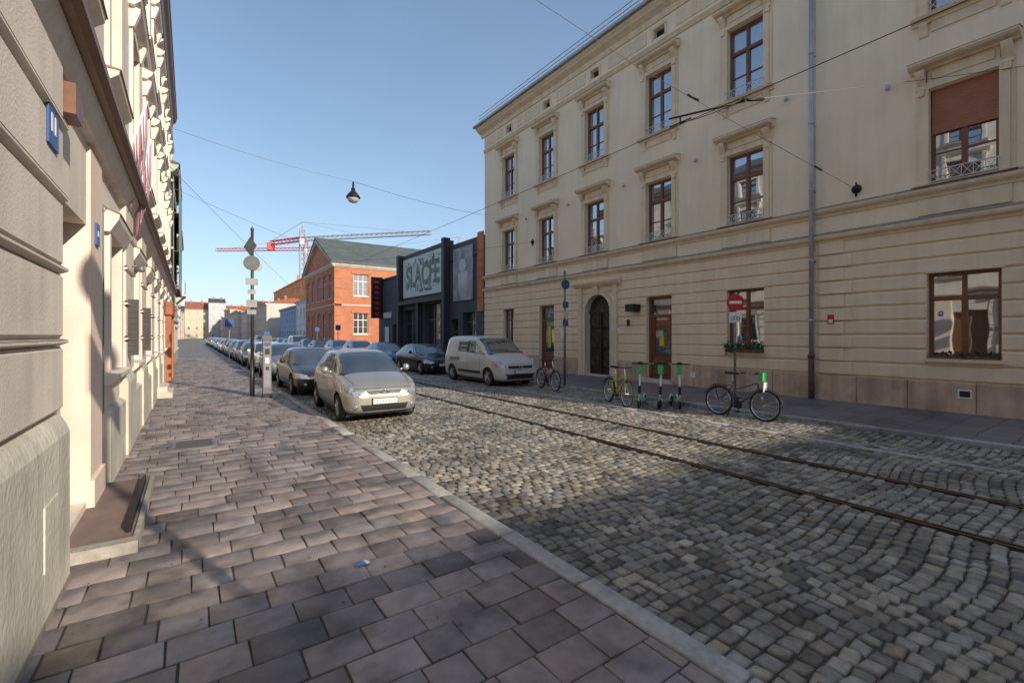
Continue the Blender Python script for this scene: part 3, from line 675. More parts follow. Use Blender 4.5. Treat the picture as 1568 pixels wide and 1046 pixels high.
# ---------------------------------------------------------------- brick gable house
def brick():
    G=Group('brick_gabled_house'); X=FX; Y=59.6; fs=Fr((X,Y),(1,0),(0,-1)); fg=Fr((X,Y),(0,1),(-1,0)); LW=17.4; D=16; H=10.9
    so=[opset(3.3,1.9,6.9,9.7),opset(3.3,1.9,2.0,4.7),opset(9.5,1.9,6.9,9.7),opset(9.5,1.9,2.0,4.7)]
    go=[opset(c,1.2,a,b) for c in(2,5.3,8.7,12.1,15.4) for a,b in((1.4,4.6),(6.6,9.6))]
    fs.wall(G.p('side_wall',M_brick),0,D,0,H,so,.25); fg.wall(G.p('gable_wall',M_brickg),0,LW,0,H,go,.25)
    G.p('gable_wall').poly([fg.P(0,0,H),fg.P(LW,0,H),fg.P(LW/2,0,15.1)])
    G.p('rear_walls',M_brick).box(X+.4,X+D,Y+.4,Y+LW,0,H)
    for o in so: window(fs,G,(o[0]+o[1])/2,1.9,o[2],o[3],.2,fm=M_framew,cols=3,gm=M_gdark)
    for o in go: window(fg,G,(o[0]+o[1])/2,1.2,o[2],o[3],.2,fm=M_framew,gm=M_gdark)
    T=G.p('stone_trim',M_stone); TB=G.p('brick_trim',M_brick)
    for fr,a,b in((fs,-.3,D),(fg,-.3,LW)):
        fr.mould(T,a,b,[(0,H-.5),(.08,H-.5),(.3,H-.2),(.35,H),(0,H+.01)]); fr.box(T,a+.3,b,0,.06,5.6,5.78); fr.box(T,a+.3,b,0,.08,0,.8)
    for fr,oo in((fs,so),(fg,go)):
        for o in oo: fr.box(T,o[0]-.1,o[1]+.1,0,.08,o[2]-.15,o[2]); fr.box(TB,o[0]-.25,o[1]+.25,0,.08,o[3],o[3]+.35)
    for k in range(8): fs.box(G.p('brick_bands',M_brickg),-.002,.9,0,.06,.9+k*1.15,1.7+k*1.15)
    R_=G.p('roof',M_roofg); yr=Y+LW/2
    for s,yy in((-1,Y-.45),(1,Y+LW+.45)):
        R_.prism([(X-.5,yy,H+.0),(X+D+.2,yy,H+.0),(X+D+.2,yr,15.3),(X-.5,yr,15.3)],(0,0,.25))
    for s,(ya) in((0,Y-.3),(1,Y+LW+.3)): T.prism([(X-.42,ya,H-.15),(X-.42,ya,H+.1),(X-.42,yr,15.25),(X-.42,yr,14.8)],(.42,0,0))
    G.done()
brick()
fw=Fr((17,0),(0,1),(-1,0))
house('white_townhouse',fw,80,98,8.2,12,pm('white_plaster',(.78,.79,.80)),2,rm=M_roof,rise=.8)
house('bluegrey_townhouse',fw,98.3,118,7.6,12,pm('bluegrey_plaster',(.34,.46,.62)),2,rm=M_roof,rise=.8)
Mo=mat('orange_sheeting',(.85,.30,.07),.7,var=.2,vscale=.2)
house('orange_roofed_building',Fr((30,0),(0,1),(-1,0)),145,225,20.5,14,Mo,5,rm=Mo,rise=5,roofname='orange_roof',pitch=5)
cc=[(.60,.55,.47),(.55,.46,.36),(.66,.63,.58),(.46,.39,.34),(.62,.54,.40),(.55,.55,.55),(.6,.44,.36)]
y=122; k=0
while y<330:
    w=R.uniform(14,24); house('townhouse',frR,y,y+w,R.choice([8.5,9,9.5]) if y<170 else R.choice([10.5,12.5,14,11.5,15]),12,pm('townhouse_plaster_%d'%(k%7),cc[k%7]),3 if y<170 else 4,rm=R.choice([M_roof,M_roofr]),rise=1.5,pitch=3); y+=w+.1;k+=1
y=135
while y<330:
    w=R.uniform(14,24); house('townhouse',Fr((-7+(y-135)*.02,0),(0,1),(1,0)),y,y+w,R.choice([10.5,12.5,14.5]),12,pm('townhouse_plaster_%d'%(k%7),cc[k%7]),4,rm=R.choice([M_roof,M_roofr]),rise=2,pitch=3); y+=w+.1;k+=1
y=52
while y<130:
    house('townhouse',Fr((-16,0),(0,1),(1,0)),y,y+18,12,12,pm('townhouse_plaster_%d'%(k%7),cc[k%7]),4,rm=M_roofr,rise=2,pitch=3); y+=19;k+=1
u=-60; i=0
for wd,hh in((14,15),(11,19),(9,14),(13,21),(10,16),(12,18),(9,22),(13,17),(12,20),(14,15)):
    house('distant_townhouse',Fr((u,335+4*(i%3)),(1,0),(0,-1)),0,wd-.1,hh,14,pm('townhouse_plaster_%d'%((k+i)%7),cc[(k+i)%7]),4,pitch=3,rm=(M_roof,M_roofr)[i%2],rise=3+(i%3)); u+=wd; i+=1
house('corner_tenement_building',Fr((-20,-27),(1,0),(0,1)),0,26,13.1,12,pm('townhouse_plaster_0',cc[0]),4,rm=M_roof,rise=.3)
house('corner_tenement_building',Fr((6.2,-27),(1,0),(0,1)),0,18,13.1,12,pm('townhouse_plaster_4',cc[4]),4,rm=M_roof,rise=.3)

def shadow_tree(x,y,h,seed):
    rr=random.Random(seed); G=Group('shadow_tree'); p=G.p('trunk_and_branches',M_bark,True)
    def grow(a,d,l,r,lev):
        b=a+d*l; p.tube(a,b,r,r*.68,6 if lev<3 else 4)
        if lev>=5: return
        for _ in range(3 if lev>0 else 4):
            ax=Vector((rr.uniform(-1,1),rr.uniform(-1,1),rr.uniform(-.3,.3))).normalized()
            nd=(d+ax*rr.uniform(.45,.8)+Vector((0,0,.12))).normalized()
            grow(b,nd,l*rr.uniform(.62,.82),r*.62,lev+1)
    grow(Vector((x,y,-.1)),Vector((0,0,1)),h*.28,.17,0); G.done()
shadow_tree(12.8,-20,9.0,8)  # unseen bare tree added behind the camera to dapple the road with shadow

# ---------------------------------------------------------------- cranes
def lattice(p,a,b,w,r,step,up=Vector((0,0,1))):
    a=Vector(a);b=Vector(b); d=(b-a); L_=d.length; d.normalize()
    if abs(d.z)>.9: s1=Vector((1,0,0));s2=Vector((0,1,0))
    else: s1=d.cross(up).normalized(); s2=up
    cs=[(s1*sx*w/2+s2*sy*w/2) for sx,sy in((-1,-1),(1,-1),(1,1),(-1,1))]
    for c in cs: p.tube(a+c,b+c,r,r,4)
    n=int(L_/step)
    for i in range(n):
        q0=a+d*(L_*i/n);q1=a+d*(L_*(i+1)/n)
        for k in range(4): p.tube(q0+cs[k],q1+cs[(k+1)%4],r*.6,r*.6,3)
def crane(mx,my,z,tip,tail,m1,m2):
    G=Group('tower_crane'); p=G.p('mast',m1); lattice(p,(mx,my,0),(mx,my,z+3.5),1.7,.14,1.8)
    j=G.p('jib',m1); lattice(j,(mx,my,z),(tip[0],tip[1],z),1.2,.12,1.8)
    c=G.p('counter_jib',m2); lattice(c,(mx,my,z),(tail[0],tail[1],z),1.3,.16,1.8)
    c.box(tail[0]-1.2,tail[0]+1.2,tail[1]-1,tail[1]+1,z-2.6,z)
    t=G.p('tie_bars',m1); top=Vector((mx,my,z+6)); t.tube((mx,my,z+3),top,.35,.1,5)
    for s in(.45,.85): t.tube(top,Vector((mx,my,z)).lerp(Vector((tip[0],tip[1],z)),s)+Vector((0,0,.6)),.07,.07,4)
    t.tube(top,(tail[0],tail[1],z+.6),.07,.07,4)
    G.p('cab',M_white).box(mx-1.2,mx+.2,my-2,my-.6,z-2.2,z-.2)
    G.done()
M_steelc=mat('crane_steel_grey',(.36,.37,.38),.6,var=.1)
crane(32,173,35.5,(64.5,138),(24,187),M_steelc,M_red)
crane(45,235,43,(10,262),(55,226),M_red,M_steelc)
crane(95,175,38.5,(55,205),(105,168),M_steelc,M_steelc)

# ---------------------------------------------------------------- CARS
def inpoly(px,py,poly):
    s=0; n=len(poly)
    for i in range(n):
        x0,y0=poly[i];x1,y1=poly[(i+1)%n]; c=(x1-x0)*(py-y0)-(y1-y0)*(px-x0)
        if abs(c)<1e-12: continue
        if s==0: s=1 if c>0 else -1
        elif (c>0)!=(s>0): return False
    return True
def stamp(bm,ax,poly,cond,mi):
    I={0:(1,2),1:(0,2),2:(0,1)}[ax]
    lo=[min(p[k] for p in poly)-.01 for k in(0,1)]; hi=[max(p[k] for p in poly)+.01 for k in(0,1)]
    for i in range(len(poly)):
        a=poly[i];b=poly[(i+1)%len(poly)]
        fs=[]
        for f in bm.faces:
            c=f.calc_center_median()
            if not cond(c,f.normal): continue
            xs=[v.co[I[0]] for v in f.verts]; zs=[v.co[I[1]] for v in f.verts]
            if max(xs)<lo[0] or min(xs)>hi[0] or max(zs)<lo[1] or min(zs)>hi[1]: continue
            fs.append(f)
        ge=set(fs)
        for f in fs: ge|=set(f.edges)|set(f.verts)
        co=Vector((0,0,0)); co[I[0]]=a[0]; co[I[1]]=a[1]
        no=Vector((0,0,0)); no[I[0]]=-(b[1]-a[1]); no[I[1]]=b[0]-a[0]
        if no.length<1e-6 or not ge: continue
        bmesh.ops.bisect_plane(bm,geom=list(ge),plane_co=co,plane_no=no.normalized(),dist=1e-5)
    dl=[]
    for f in bm.faces:
        c=f.calc_center_median()
        if cond(c,f.normal) and inpoly(c[I[0]],c[I[1]],poly):
            if mi=='DEL': dl.append(f)
            else: f.material_index=mi
    if dl: bmesh.ops.delete(bm,geom=dl,context='FACES')
def circ(y,z,r,n=16): return [(y+r*math.cos(2*math.pi*i/n),z+r*math.sin(2*math.pi*i/n)) for i in range(n)]
CACHE={}
def body_mesh(kind):
    if kind in CACHE: return CACHE[kind]
    if kind=='hatch':
        L_=3.78; st=[(0,.28,.54,.60,.56,.44),(.05,.22,.66,.72,.70,.56),(.22,.19,.78,.85,.80,.64),(.55,.18,.89,.95,.84,.68),(.90,.18,.95,1.02,.848,.68),(1.25,.18,.97,1.25,.85,.63),(1.68,.18,.98,1.465,.855,.60),
            (2.3,.18,.99,1.525,.855,.595),(3.0,.18,1.0,1.50,.85,.585),(3.4,.19,1.02,1.43,.84,.56),(3.64,.22,1.0,1.12,.80,.56),(3.74,.26,.80,.90,.70,.52),(3.78,.34,.60,.68,.5,.4)]
        wh=(.70,3.16,.295); side=[[(1.42,1.01),(2.28,1.03),(2.26,1.43),(1.86,1.41)],[(2.36,1.03),(3.12,1.07),(3.05,1.39),(2.34,1.43)],[(1.08,1.0),(1.36,1.01),(1.76,1.37)]]
        hl=[(.47,.60),(.66,.555),(.83,.62),(.85,.87),(.74,.86)]; gr=[(-.34,.61),(.34,.61),(.38,.685),(-.38,.685)]; low=[(-.46,.27),(.46,.27),(.52,.40),(-.52,.40)]; ws=[(-.72,1.01),(.72,1.01),(.56,1.44),(-.56,1.44)]; wy=(.8,1.8); hy=.95
    elif kind=='sedan':
        L_=4.4; st=[(0,.30,.50,.56,.56,.46),(.05,.22,.60,.66,.76,.6),(.25,.18,.70,.76,.85,.7),(.7,.17,.80,.86,.885,.72),(1.15,.17,.88,.95,.895,.72),(1.6,.17,.92,1.2,.9,.66),(2.1,.17,.93,1.40,.9,.62),
            (2.7,.17,.94,1.46,.9,.61),(3.4,.17,.95,1.42,.9,.60),(3.85,.18,.96,1.26,.88,.60),(4.2,.22,.94,1.03,.84,.62),(4.36,.28,.8,.88,.74,.56),(4.4,.36,.6,.66,.56,.44)]
        wh=(.85,3.52,.315); side=[[(1.77,.97),(2.66,.98),(2.64,1.36),(2.27,1.34)],[(2.74,.98),(3.62,1.0),(3.5,1.30),(2.72,1.36)],[(1.44,.95),(1.71,.97),(2.12,1.3)]]
        hl=[(.48,.54),(.86,.55),(.89,.72),(.56,.66)]; gr=[(-.36,.50),(.36,.50),(.42,.61),(-.42,.61)]; low=[(-.6,.24),(.6,.24),(.62,.38),(-.62,.38)]; ws=[(-.76,.95),(.76,.95),(.58,1.37),(-.58,1.37)]; wy=(1.0,2.2); hy=1.2
    else:
        L_=4.4; st=[(0,.30,.62,.70,.62,.5),(.05,.22,.76,.84,.78,.62),(.22,.19,.92,.99,.87,.72),(.55,.18,1.04,1.10,.91,.76),(.92,.18,1.10,1.18,.92,.76),(1.3,.18,1.12,1.48,.925,.75),(1.72,.18,1.14,1.78,.925,.74),
            (2.3,.18,1.15,1.85,.925,.74),(3.2,.18,1.15,1.86,.925,.74),(4.1,.18,1.15,1.84,.92,.74),(4.32,.2,1.13,1.74,.90,.70),(4.39,.26,1.0,1.45,.86,.66),(4.4,.36,.8,1.1,.7,.6)]
        wh=(.86,3.64,.32); side=[[(1.52,1.17),(2.32,1.19),(2.30,1.66),(1.90,1.64)],[(2.50,1.22),(3.2,1.22),(3.2,1.62),(2.48,1.62)],[(1.12,1.14),(1.46,1.17),(1.82,1.57)]]
        hl=[(.58,.72),(.87,.74),(.91,.96),(.72,.92)]; gr=[(-.52,.66),(.52,.66),(.56,.76),(-.56,.76)]; low=[(-.6,.28),(.6,.28),(.66,.46),(-.66,.46)]; ws=[(-.80,1.17),(.80,1.17),(.66,1.73),(-.66,1.73)]; wy=(.85,1.9); hy=.98
    rings=[]
    for (y,zb,be,tp,w,wt) in st:
        pts=[(0,zb),(.82*w,zb),(.955*w,zb+.06),(w,zb+.45*(be-zb)),(.985*w,be-.07),(.94*w,be+.015),(wt+.03,tp-.07),(wt-.07,tp-.005),(wt*.5,tp+.012),(0,tp+.018)]
        if tp-be>.2: pts[5]=(.925*w,be+.02)
        ring=[(x,y,z) for x,z in pts]+[(-x,y,z) for x,z in pts[-2:0:-1]]
        rings.append(ring)
    m=len(rings[0]); V=[v for r in rings for v in r]; F=[]
    for i in range(len(rings)-1):
        for j in range(m): F.append((i*m+j,i*m+(j+1)%m,(i+1)*m+(j+1)%m,(i+1)*m+j))
    F.append(tuple(range(m))[::-1]); F.append(tuple(range((len(rings)-1)*m,len(rings)*m)))
    me=bpy.data.meshes.new('body'); me.from_pydata(V,[],F)
    o=bpy.data.objects.new('tmpcar',me); scene.collection.objects.link(o); md=o.modifiers.new('s','SUBSURF'); md.levels=2; md.render_levels=2
    dg=bpy.context.evaluated_depsgraph_get(); me2=bpy.data.meshes.new_from_object(o.evaluated_get(dg)); bpy.data.objects.remove(o)
    bm=bmesh.new(); bm.from_mesh(me2); bmesh.ops.recalc_face_normals(bm,faces=bm.faces)
    sc_=lambda c,n:abs(n.x)>.4 and abs(c.x)>.4
    stamp(bm,0,[side[0][1],side[1][0],side[1][3],side[0][2]],sc_,2)
    for py in side[:2]+[side[2]]: stamp(bm,0,py,sc_,1)
    e=.035
    stamp(bm,1,[(ws[0][0]-e,ws[0][1]-e),(ws[1][0]+e,ws[1][1]-e),(ws[2][0]+e,ws[2][1]+.02),(ws[3][0]-e,ws[3][1]+.02)],lambda c,n:wy[0]<c.y<wy[1] and n.z>.2 and n.y<-.25 and abs(n.x)<.6,2)
    stamp(bm,1,ws,lambda c,n:wy[0]<c.y<wy[1] and n.z>.2 and n.y<-.2 and abs(n.x)<.7,1)
    fcond=lambda c,n:c.y<.75 and n.y<-.10
    for s in(1,-1): stamp(bm,1,[(x*s,z) for x,z in hl],fcond,3)
    stamp(bm,1,gr,lambda c,n:c.y<.3 and n.y<-.2,2); stamp(bm,1,low,lambda c,n:c.y<.3 and n.y<-.2,2)
    zz=st[-4][2]; Lr=L_
    for s in(1,-1): stamp(bm,1,[(s*.6,.72),(s*.84,.72),(s*.84,1.05),(s*.62,1.0)],lambda c,n:c.y>Lr-.4 and n.y>.15,4)
    stamp(bm,1,[(-.55,zz+.06),(.55,zz+.06),(.45,st[-5][3]-.06),(-.45,st[-5][3]-.06)],lambda c,n:c.y>Lr-1.0 and n.y>.2,1)
    for yy in (side[0][0][0]-.12,side[0][1][0]+.04,side[1][1][0]+.05): stamp(bm,0,[(yy-.006,.32),(yy+.006,.32),(yy+.006,side[0][0][1]-.03),(yy-.006,side[0][0][1]-.03)],lambda c,n:abs(n.x)>.5,2)
    for s in(1,-1): stamp(bm,2,[(s*.60,.24),(s*.61,.24),(s*.695,hy),(s*.685,hy)],lambda c,n:n.z>.4 and c.z>.6,2)
    stamp(bm,1,[(-.62,gr[2][1]+.045),(.62,gr[2][1]+.045),(.62,gr[2][1]+.054),(-.62,gr[2][1]+.054)],lambda c,n:c.y<.4 and n.y<-.1,2)
    stamp(bm,0,[(.95,.17),(L_-.95,.17),(L_-.95,.25),(.95,.25)],lambda c,n:abs(n.x)>.3,2)
    for yy in wh[:2]: stamp(bm,0,circ(yy,wh[2],wh[2]+.065),lambda c,n:abs(c.x)>.5,'DEL')
    me3=bpy.data.meshes.new('body_'+kind); bm.to_mesh(me3); bm.free()
    while len(me3.materials)<5: me3.materials.append(M_black)
    me3.polygons.foreach_set('use_smooth',[True]*len(me3.polygons))
    CACHE[kind]=(me3,wh,L_,st,ws,side,gr,low,hl); return CACHE[kind]
def paint(name,c,metal=.35): return mat('paint_'+name,c,.32,metal=metal,var=.02,coat=.8)
def car(kind,X,Y,col,name='parked_car',rot=0,z=-.055,detail=True):
    me,wh,L_,st,ws,side,gr,low,hl=body_mesh(kind); me=me.copy()
    for i,m in enumerate((col,M_cglass,M_black,M_lamp,M_red)): me.materials[i]=m
    G=Group(name,(X,Y,z),rot); o=bpy.data.objects.new('body',me); scene.collection.objects.link(o); G.extra.append(o)
    w=max(s[4] for s in st); r=wh[2]
    T=G.p('tyres',M_tire,True); RM=G.p('rims',M_rim); AR=G.p('wheel_arch_liners',M_black)
    for yy in wh[:2]:
        for s in(-1,1):
            xo=s*(w-.02); T.lathe((xo,yy,r),(s,0,0),[(r*.62,-.02),(r*.66,0),(r*.93,0),(r,-.03),(r,-.16),(r*.9,-.19),(0,-.19)],28)
            RM.lathe((xo,yy,r),(s,0,0),[(r*.64,-.015),(r*.60,-.008),(r*.57,-.02)],24)
            G.p('rim_backs',M_black).lathe((xo,yy,r),(s,0,0),[(r*.6,-.05),(0,-.05)],16)
            for k in range(7):
                t=2*math.pi*k/7+.3; a=Vector((xo-s*.012,yy,r)); b=a+Vector((0,math.cos(t),math.sin(t)))*r*.6
                RM.tube(a,b,.030,.022,5)
            RM.lathe((xo,yy,r),(s,0,0),[(.06,-.02),(.045,0),(0,.004)],12)
            rl=r+.06; vs=[]
            n=16
            for i in range(n+1):
                t=math.pi*(-.15+1.3*i/n)
                for xx in(s*(w-.06),s*(w-.4)): vs.append((xx,yy+rl*math.cos(t),r+rl*math.sin(t)))
            AR.add(vs,[(2*i,2*i+1,2*i+3,2*i+2) for i in range(n)]); AR.add([vs[2*i+1] for i in range(n+1)],[tuple(range(n+1))])
    ub=G.p('underbody',M_black); ub.box(-w+.12,w-.12,.3,L_-.3,.14,.3)
    MI=G.p('mirrors',col,True); ym=side[2][0][0]+.28; zm=side[0][0][1]+.04
    for s in(-1,1):
        MI.tube((s*(w-.1),ym,zm-.03),(s*(w+.06),ym,zm),.02,.02,6)
        MI.lathe((s*(w+.10),ym-.03,zm+.03),(0,1,0),[(0,-.05),(.05,-.045),(.085,0),(.08,.05),(0,.052)],12)
    zp=.47 if kind!='van' else .54
    pl=G.p('number_plate',M_plate); pl.box(-.26,.26,-.035,-.015,zp-.055,zp+.055); pf=G.p('plate_frame',M_black); pf.box(-.275,.275,-.02,.05,zp-.07,zp+.07)
    pg=G.p('plate_characters',mat('blurred_characters',(.45,.46,.48),.5))
    for k in range(7): pg.box(-.19+k*.062,-.155+k*.062,-.037,-.035,zp-.025,zp+.025)
    ch=G.p('badge',M_chrome,True); zg=(gr[0][1]+gr[2][1])/2; yg=.02 if kind=='hatch' else .0
    ch.ring((0,yg,zg),(0,1,0),.055,.012,16,5)
    ch.tube((-.34,.07,zg),(-.06,.015,zg),.012,.012,5); ch.tube((.34,.07,zg),(.06,.015,zg),.012,.012,5)
    wp=G.p('wipers',M_black); zb=ws[0][1]; yb=(.93 if kind!='sedan' else 1.18)
    wp.tube((-.5,yb-.0,zb+.03),(.05,yb+.1,zb+.09),.012,.008,4); wp.tube((.0,yb-.02,zb+.03),(.55,yb+.12,zb+.09),.012,.008,4)
    fl=G.p('fog_lamps',M_lamp,True)
    for s in(-1,1): fl.lathe((s*.60,.05,.36),(0,-1,0),[(.055,0),(.05,.03),(0,.035)],12)
    dh=G.p('door_handles',col if kind!='sedan' else M_chrome)
    for yy in(side[0][1][0]-.18,side[1][1][0]-.12):
        for s in(-1,1): dh.tube((s*(w-.005),yy-.09,side[0][0][1]-.15),(s*(w-.005),yy+.09,side[0][0][1]-.14),.018,.018,6)
    if kind=='van':
        b=G.p('side_mouldings',M_black)
        for s in(-1,1): b.box(min(s*(w-.02),s*(w+.012)),max(s*(w-.02),s*(w+.012)),1.4,3.1,.42,.52)
        g=G.p('side_lettering',M_grey)
        for s in(-1,1):
            for k in range(6): g.box(min(s*(w-.03),s*(w+.0)),max(s*(w-.03),s*(w+.0)),3.0+k*.14,3.09+k*.14,.86,.98)
    G.done()
P_silver=paint('champagne_silver',(.46,.44,.385),.6); P_navy=paint('navy',(.02,.035,.08)); P_dark=paint('dark_grey',(.045,.04,.035)); P_white=paint('white',(.72,.72,.70),.0)
P_blue=paint('blue',(.05,.14,.32)); P_black=paint('black',(.012,.012,.014)); P_grey=paint('mid_grey',(.22,.23,.25),.5); P_van=paint('van_silver',(.62,.62,.60),.1); P_lb=paint('light_blue',(.25,.36,.45),.4)
car('hatch',3.40,9.55,P_silver,rot=math.radians(-2))
car('sedan',3.45,14.9,P_dark)
seq=[(P_grey,'hatch'),(P_white,'hatch'),(P_dark,'sedan'),(P_blue,'hatch'),(P_black,'sedan'),(P_grey,'sedan'),(P_navy,'hatch'),(P_white,'sedan'),(P_black,'hatch'),(P_lb,'sedan')]
y=20.6
for i in range(18):
    p,k=seq[i%10]; car(k,3.45+R.uniform(-.06,.06),y,p); y+=5.1+R.uniform(0,.6)
car('van',9.85,13.45,P_van,name='parked_van')
car('sedan',9.85,19.6,P_black)
y=25.2
for i in range(14):
    p,k=[(P_blue,'sedan'),(P_grey,'hatch'),(P_lb,'hatch'),(P_dark,'sedan'),(P_navy,'hatch'),(P_white,'van')][i%6]; car(k,9.85,y,p,name='parked_van' if k=='van' else 'parked_car'); y+=5.3+R.uniform(0,.7)

# ---------------------------------------------------------------- bikes & scooters
def bicycle(X,Y,rot,frame,basket=False,name='bicycle',lean=0):
    G=Group(name,(X,Y,-.05),rot); r=.33
    T=G.p('tyres',M_tire,True); S=G.p('spokes_and_rims',M_chrome); F=G.p('frame',frame,True); B=G.p('black_parts',M_black,True)
    for yy in(0,1.08):
        T.ring((0,yy,r+.0),(1,0,0),r,.019,32,6); S.ring((0,yy,r),(1,0,0),r-.032,.013,32,4)
        for k in range(14):
            t=2*math.pi*k/14; S.tube((0.02 if k%2 else -.02,yy,r),(0,yy+math.cos(t)*(r-.04),r+math.sin(t)*(r-.04)),.0022,.0022,3)
        S.tube((-.05,yy,r),(.05,yy,r),.022,.022,8)
        B.ring((0,yy,r),(1,0,0),r+.045,.010,18,4,a0=.25 if yy else .3,a1=math.pi-.2)
    bb=Vector((0,.60,.28)); seat=Vector((0,.74,.80)); hd=Vector((0,.17,.80)); hd2=Vector((0,.145,.66)); rear=Vector((0,1.08,r)); front=Vector((0,0,r))
    F.tube(bb,seat,.018,.018,8); F.tube(hd2,bb,.022,.022,8); F.tube(hd,Vector((0,.69,.62)),.018,.018,8); F.tube(hd,hd2,.024,.024,8)
    for s in(-1,1):
        F.tube(bb+Vector((s*.04,0,0)),rear+Vector((s*.06,0,0)),.011,.011,6); F.tube(seat-Vector((0,.02,.08)),rear+Vector((s*.06,0,0)),.010,.010,6)
        F.tube(hd2,front+Vector((s*.055,0,0)),.014,.011,6)
    S.tube(seat,seat+Vector((0,.035,.14)),.013,.013,6); S.tube(hd,hd+Vector((0,.05,.18)),.013,.013,6)
    hb=hd+Vector((0,.05,.19)); B.path([hb+Vector((-.30,.18,.02)),hb+Vector((-.22,.04,.03)),hb,hb+Vector((.22,.04,.03)),hb+Vector((.30,.18,.02))],.014,6)
    sd=seat+Vector((0,.04,.16)); B.add([sd+Vector(v) for v in[(-.03,-.16,0),(.03,-.16,0),(.09,.12,0),(-.09,.12,0),(-.025,-.16,.04),(.025,-.16,.04),(.08,.12,.06),(-.08,.12,.06)]],[(0,3,2,1),(4,5,6,7),(0,1,5,4),(1,2,6,5),(2,3,7,6),(3,0,4,7)])
    B.lathe(bb,(1,0,0),[(.09,-.005),(.09,.005),(0,.006)],16); B.tube(bb+Vector((.06,0,0)),bb+Vector((.07,.05,-.16)),.01,.01,5); B.tube(bb-Vector((.06,0,0)),bb+Vector((-.07,-.05,.16)),.01,.01,5)
    B.box(.04,.14,.62,.7,.10,.125); B.box(-.14,-.04,.5,.58,.43,.455)
    B.tube((0,.60,.27),(0,1.08,.33),.008,.008,4); B.tube((-.04,.7,.28),(-.14,.78,.0),.010,.010,5)
    for s in(-1,1): B.tube((s*.05,.80,.70),(s*.05,1.22,.70),.007,.007,4)
    B.tube((0,1.18,.7),(0,1.10,.36),.007,.007,4)
    if basket: G.p('front_panel',M_green).box(-.09,.09,.02,.10,.86,1.04); G.p('white_panel',M_white).box(-.07,.07,.0,.018,.62,.84)
    o=G.done(); o.rotation_euler=(0,lean,rot)
M_bk=paint('bike_grey',(.10,.10,.105))
bicycle(10.15,4.95,math.radians(-2),M_bk,True,lean=.06)
bicycle(9.25,8.0,math.radians(-22),mat('yellow_frame',(.75,.6,.05),.4),False,lean=.06)
bicycle(10.0,11.7,math.radians(-12),paint('bike_red',(.3,.04,.02)),False)
def scooter(X,Y,rot):
    G=Group('electric_scooter',(X,Y,-.05),rot); W=G.p('deck_and_stem',M_white,True); B=G.p('wheels_and_grips',M_tire,True); C=G.p('green_panels',M_green)
    for yy in(0,.92): B.lathe((-.03,yy,.12),(1,0,0),[(0,0),(.10,0),(.12,.015),(.12,.045),(.10,.06),(0,.06)],18)
    d=G.p('deck',M_grey); d.box(-.085,.085,.15,.78,.10,.15); C.box(-.088,.088,.5,.74,.151,.156)
    W.tube((0,.16,.13),(0,.07,.22),.035,.03,8); W.tube((0,.02,.16),(0,.15,1.10),.026,.022,10); B.tube((0,.045,.35),(0,.075,.55),.034,.034,10)
    B.tube((-.24,.16,1.12),(.24,.16,1.12),.016,.016,8); C.tube((-.26,.16,1.12),(-.20,.16,1.12),.021,.021,8); C.tube((.20,.16,1.12),(.26,.16,1.12),.021,.021,8); G.p('display',M_black).box(-.05,.05,.10,.19,1.1,1.17)
    C.box(-.06,.06,.05,.10,.86,1.10)
    W.path([(0,.74,.16),(0,.86,.26),(0,1.02,.24),(0,1.06,.14)],.018,6); B.tube((.05,.5,.1),(.16,.55,.0),.01,.01,5)
    C.tube((0,-.02,.24),(0,-.12,.2),.025,.025,6)
    G.done()
scooter(9.45,7.75,math.radians(-60)); scooter(9.75,7.35,math.radians(-72)); scooter(10.1,7.0,math.radians(-50))

# ---------------------------------------------------------------- signs etc.
def disc(p,c,nrm,r,th=.006): p.lathe(c,nrm,[(0,-th),(r,-th),(r,th),(0,th)],28)
G=Group('no_entry_sign',(11.05,6.1,0)); G.p('pole',M_grey,True).tube((0,0,0),(0,0,2.85),.03,.03,10)
nv=Vector((-.75,-.66,0)).normalized()
disc(G.p('sign_disc',M_red),nv*.05+Vector((0,0,2.62)),nv,.20)
si=nv.cross(Vector((0,0,1))).normalized(); c=nv*.062+Vector((0,0,2.62))
b=G.p('white_bar',M_white); b.prism([c-si*.14+Vector((0,0,-.035)),c+si*.14+Vector((0,0,-.035)),c+si*.14+Vector((0,0,.035)),c-si*.14+Vector((0,0,.035))],nv*.006)
c=nv*.045+Vector((0,0,2.25)); b.prism([c-si*.14+Vector((0,0,-.13)),c+si*.14+Vector((0,0,-.13)),c+si*.14+Vector((0,0,.13)),c-si*.14+Vector((0,0,.13))],nv*.01)
c=nv*.058+Vector((0,0,2.25)); b=G.p('bike_symbol',M_black)
for k in(-1,1): b.ring(c+si*k*.06+Vector((0,0,-.03)),nv,.04,.006,14,4)
b.tube(c-si*.06+Vector((0,0,-.03)),c+Vector((0,0,.05)),.006,.006,4); b.tube(c+si*.06+Vector((0,0,-.03)),c+Vector((0,0,.05)),.006,.006,4)
fl=G.p('hanging_plant',M_leaf)
for _ in range(90):
    q=Vector((R.gauss(-.1,.08),R.gauss(.1,.08),1.5+R.gauss(0,.08))); a=Vector((R.uniform(-1,1),R.uniform(-1,1),R.uniform(-1,1))).normalized()*.05; bb_=a.orthogonal().normalized()*.03
    fl.poly([q-a,q+bb_,q+a,q-bb_])
G.done()
G=Group('traffic_sign_post',(10.95,12.3,0)); G.p('pole',M_grey,True).tube((0,0,0),(0,0,4.0),.045,.04,10)
bs=mat('dull_blue_sign',(.05,.09,.18),.5); p=G.p('blue_signs',bs); nq=Vector((-.2,-.98,0)).normalized(); sq=nq.cross(Vector((0,0,1))).normalized()
disc(p,nq*.06+Vector((0,0,3.62)),nq,.17)
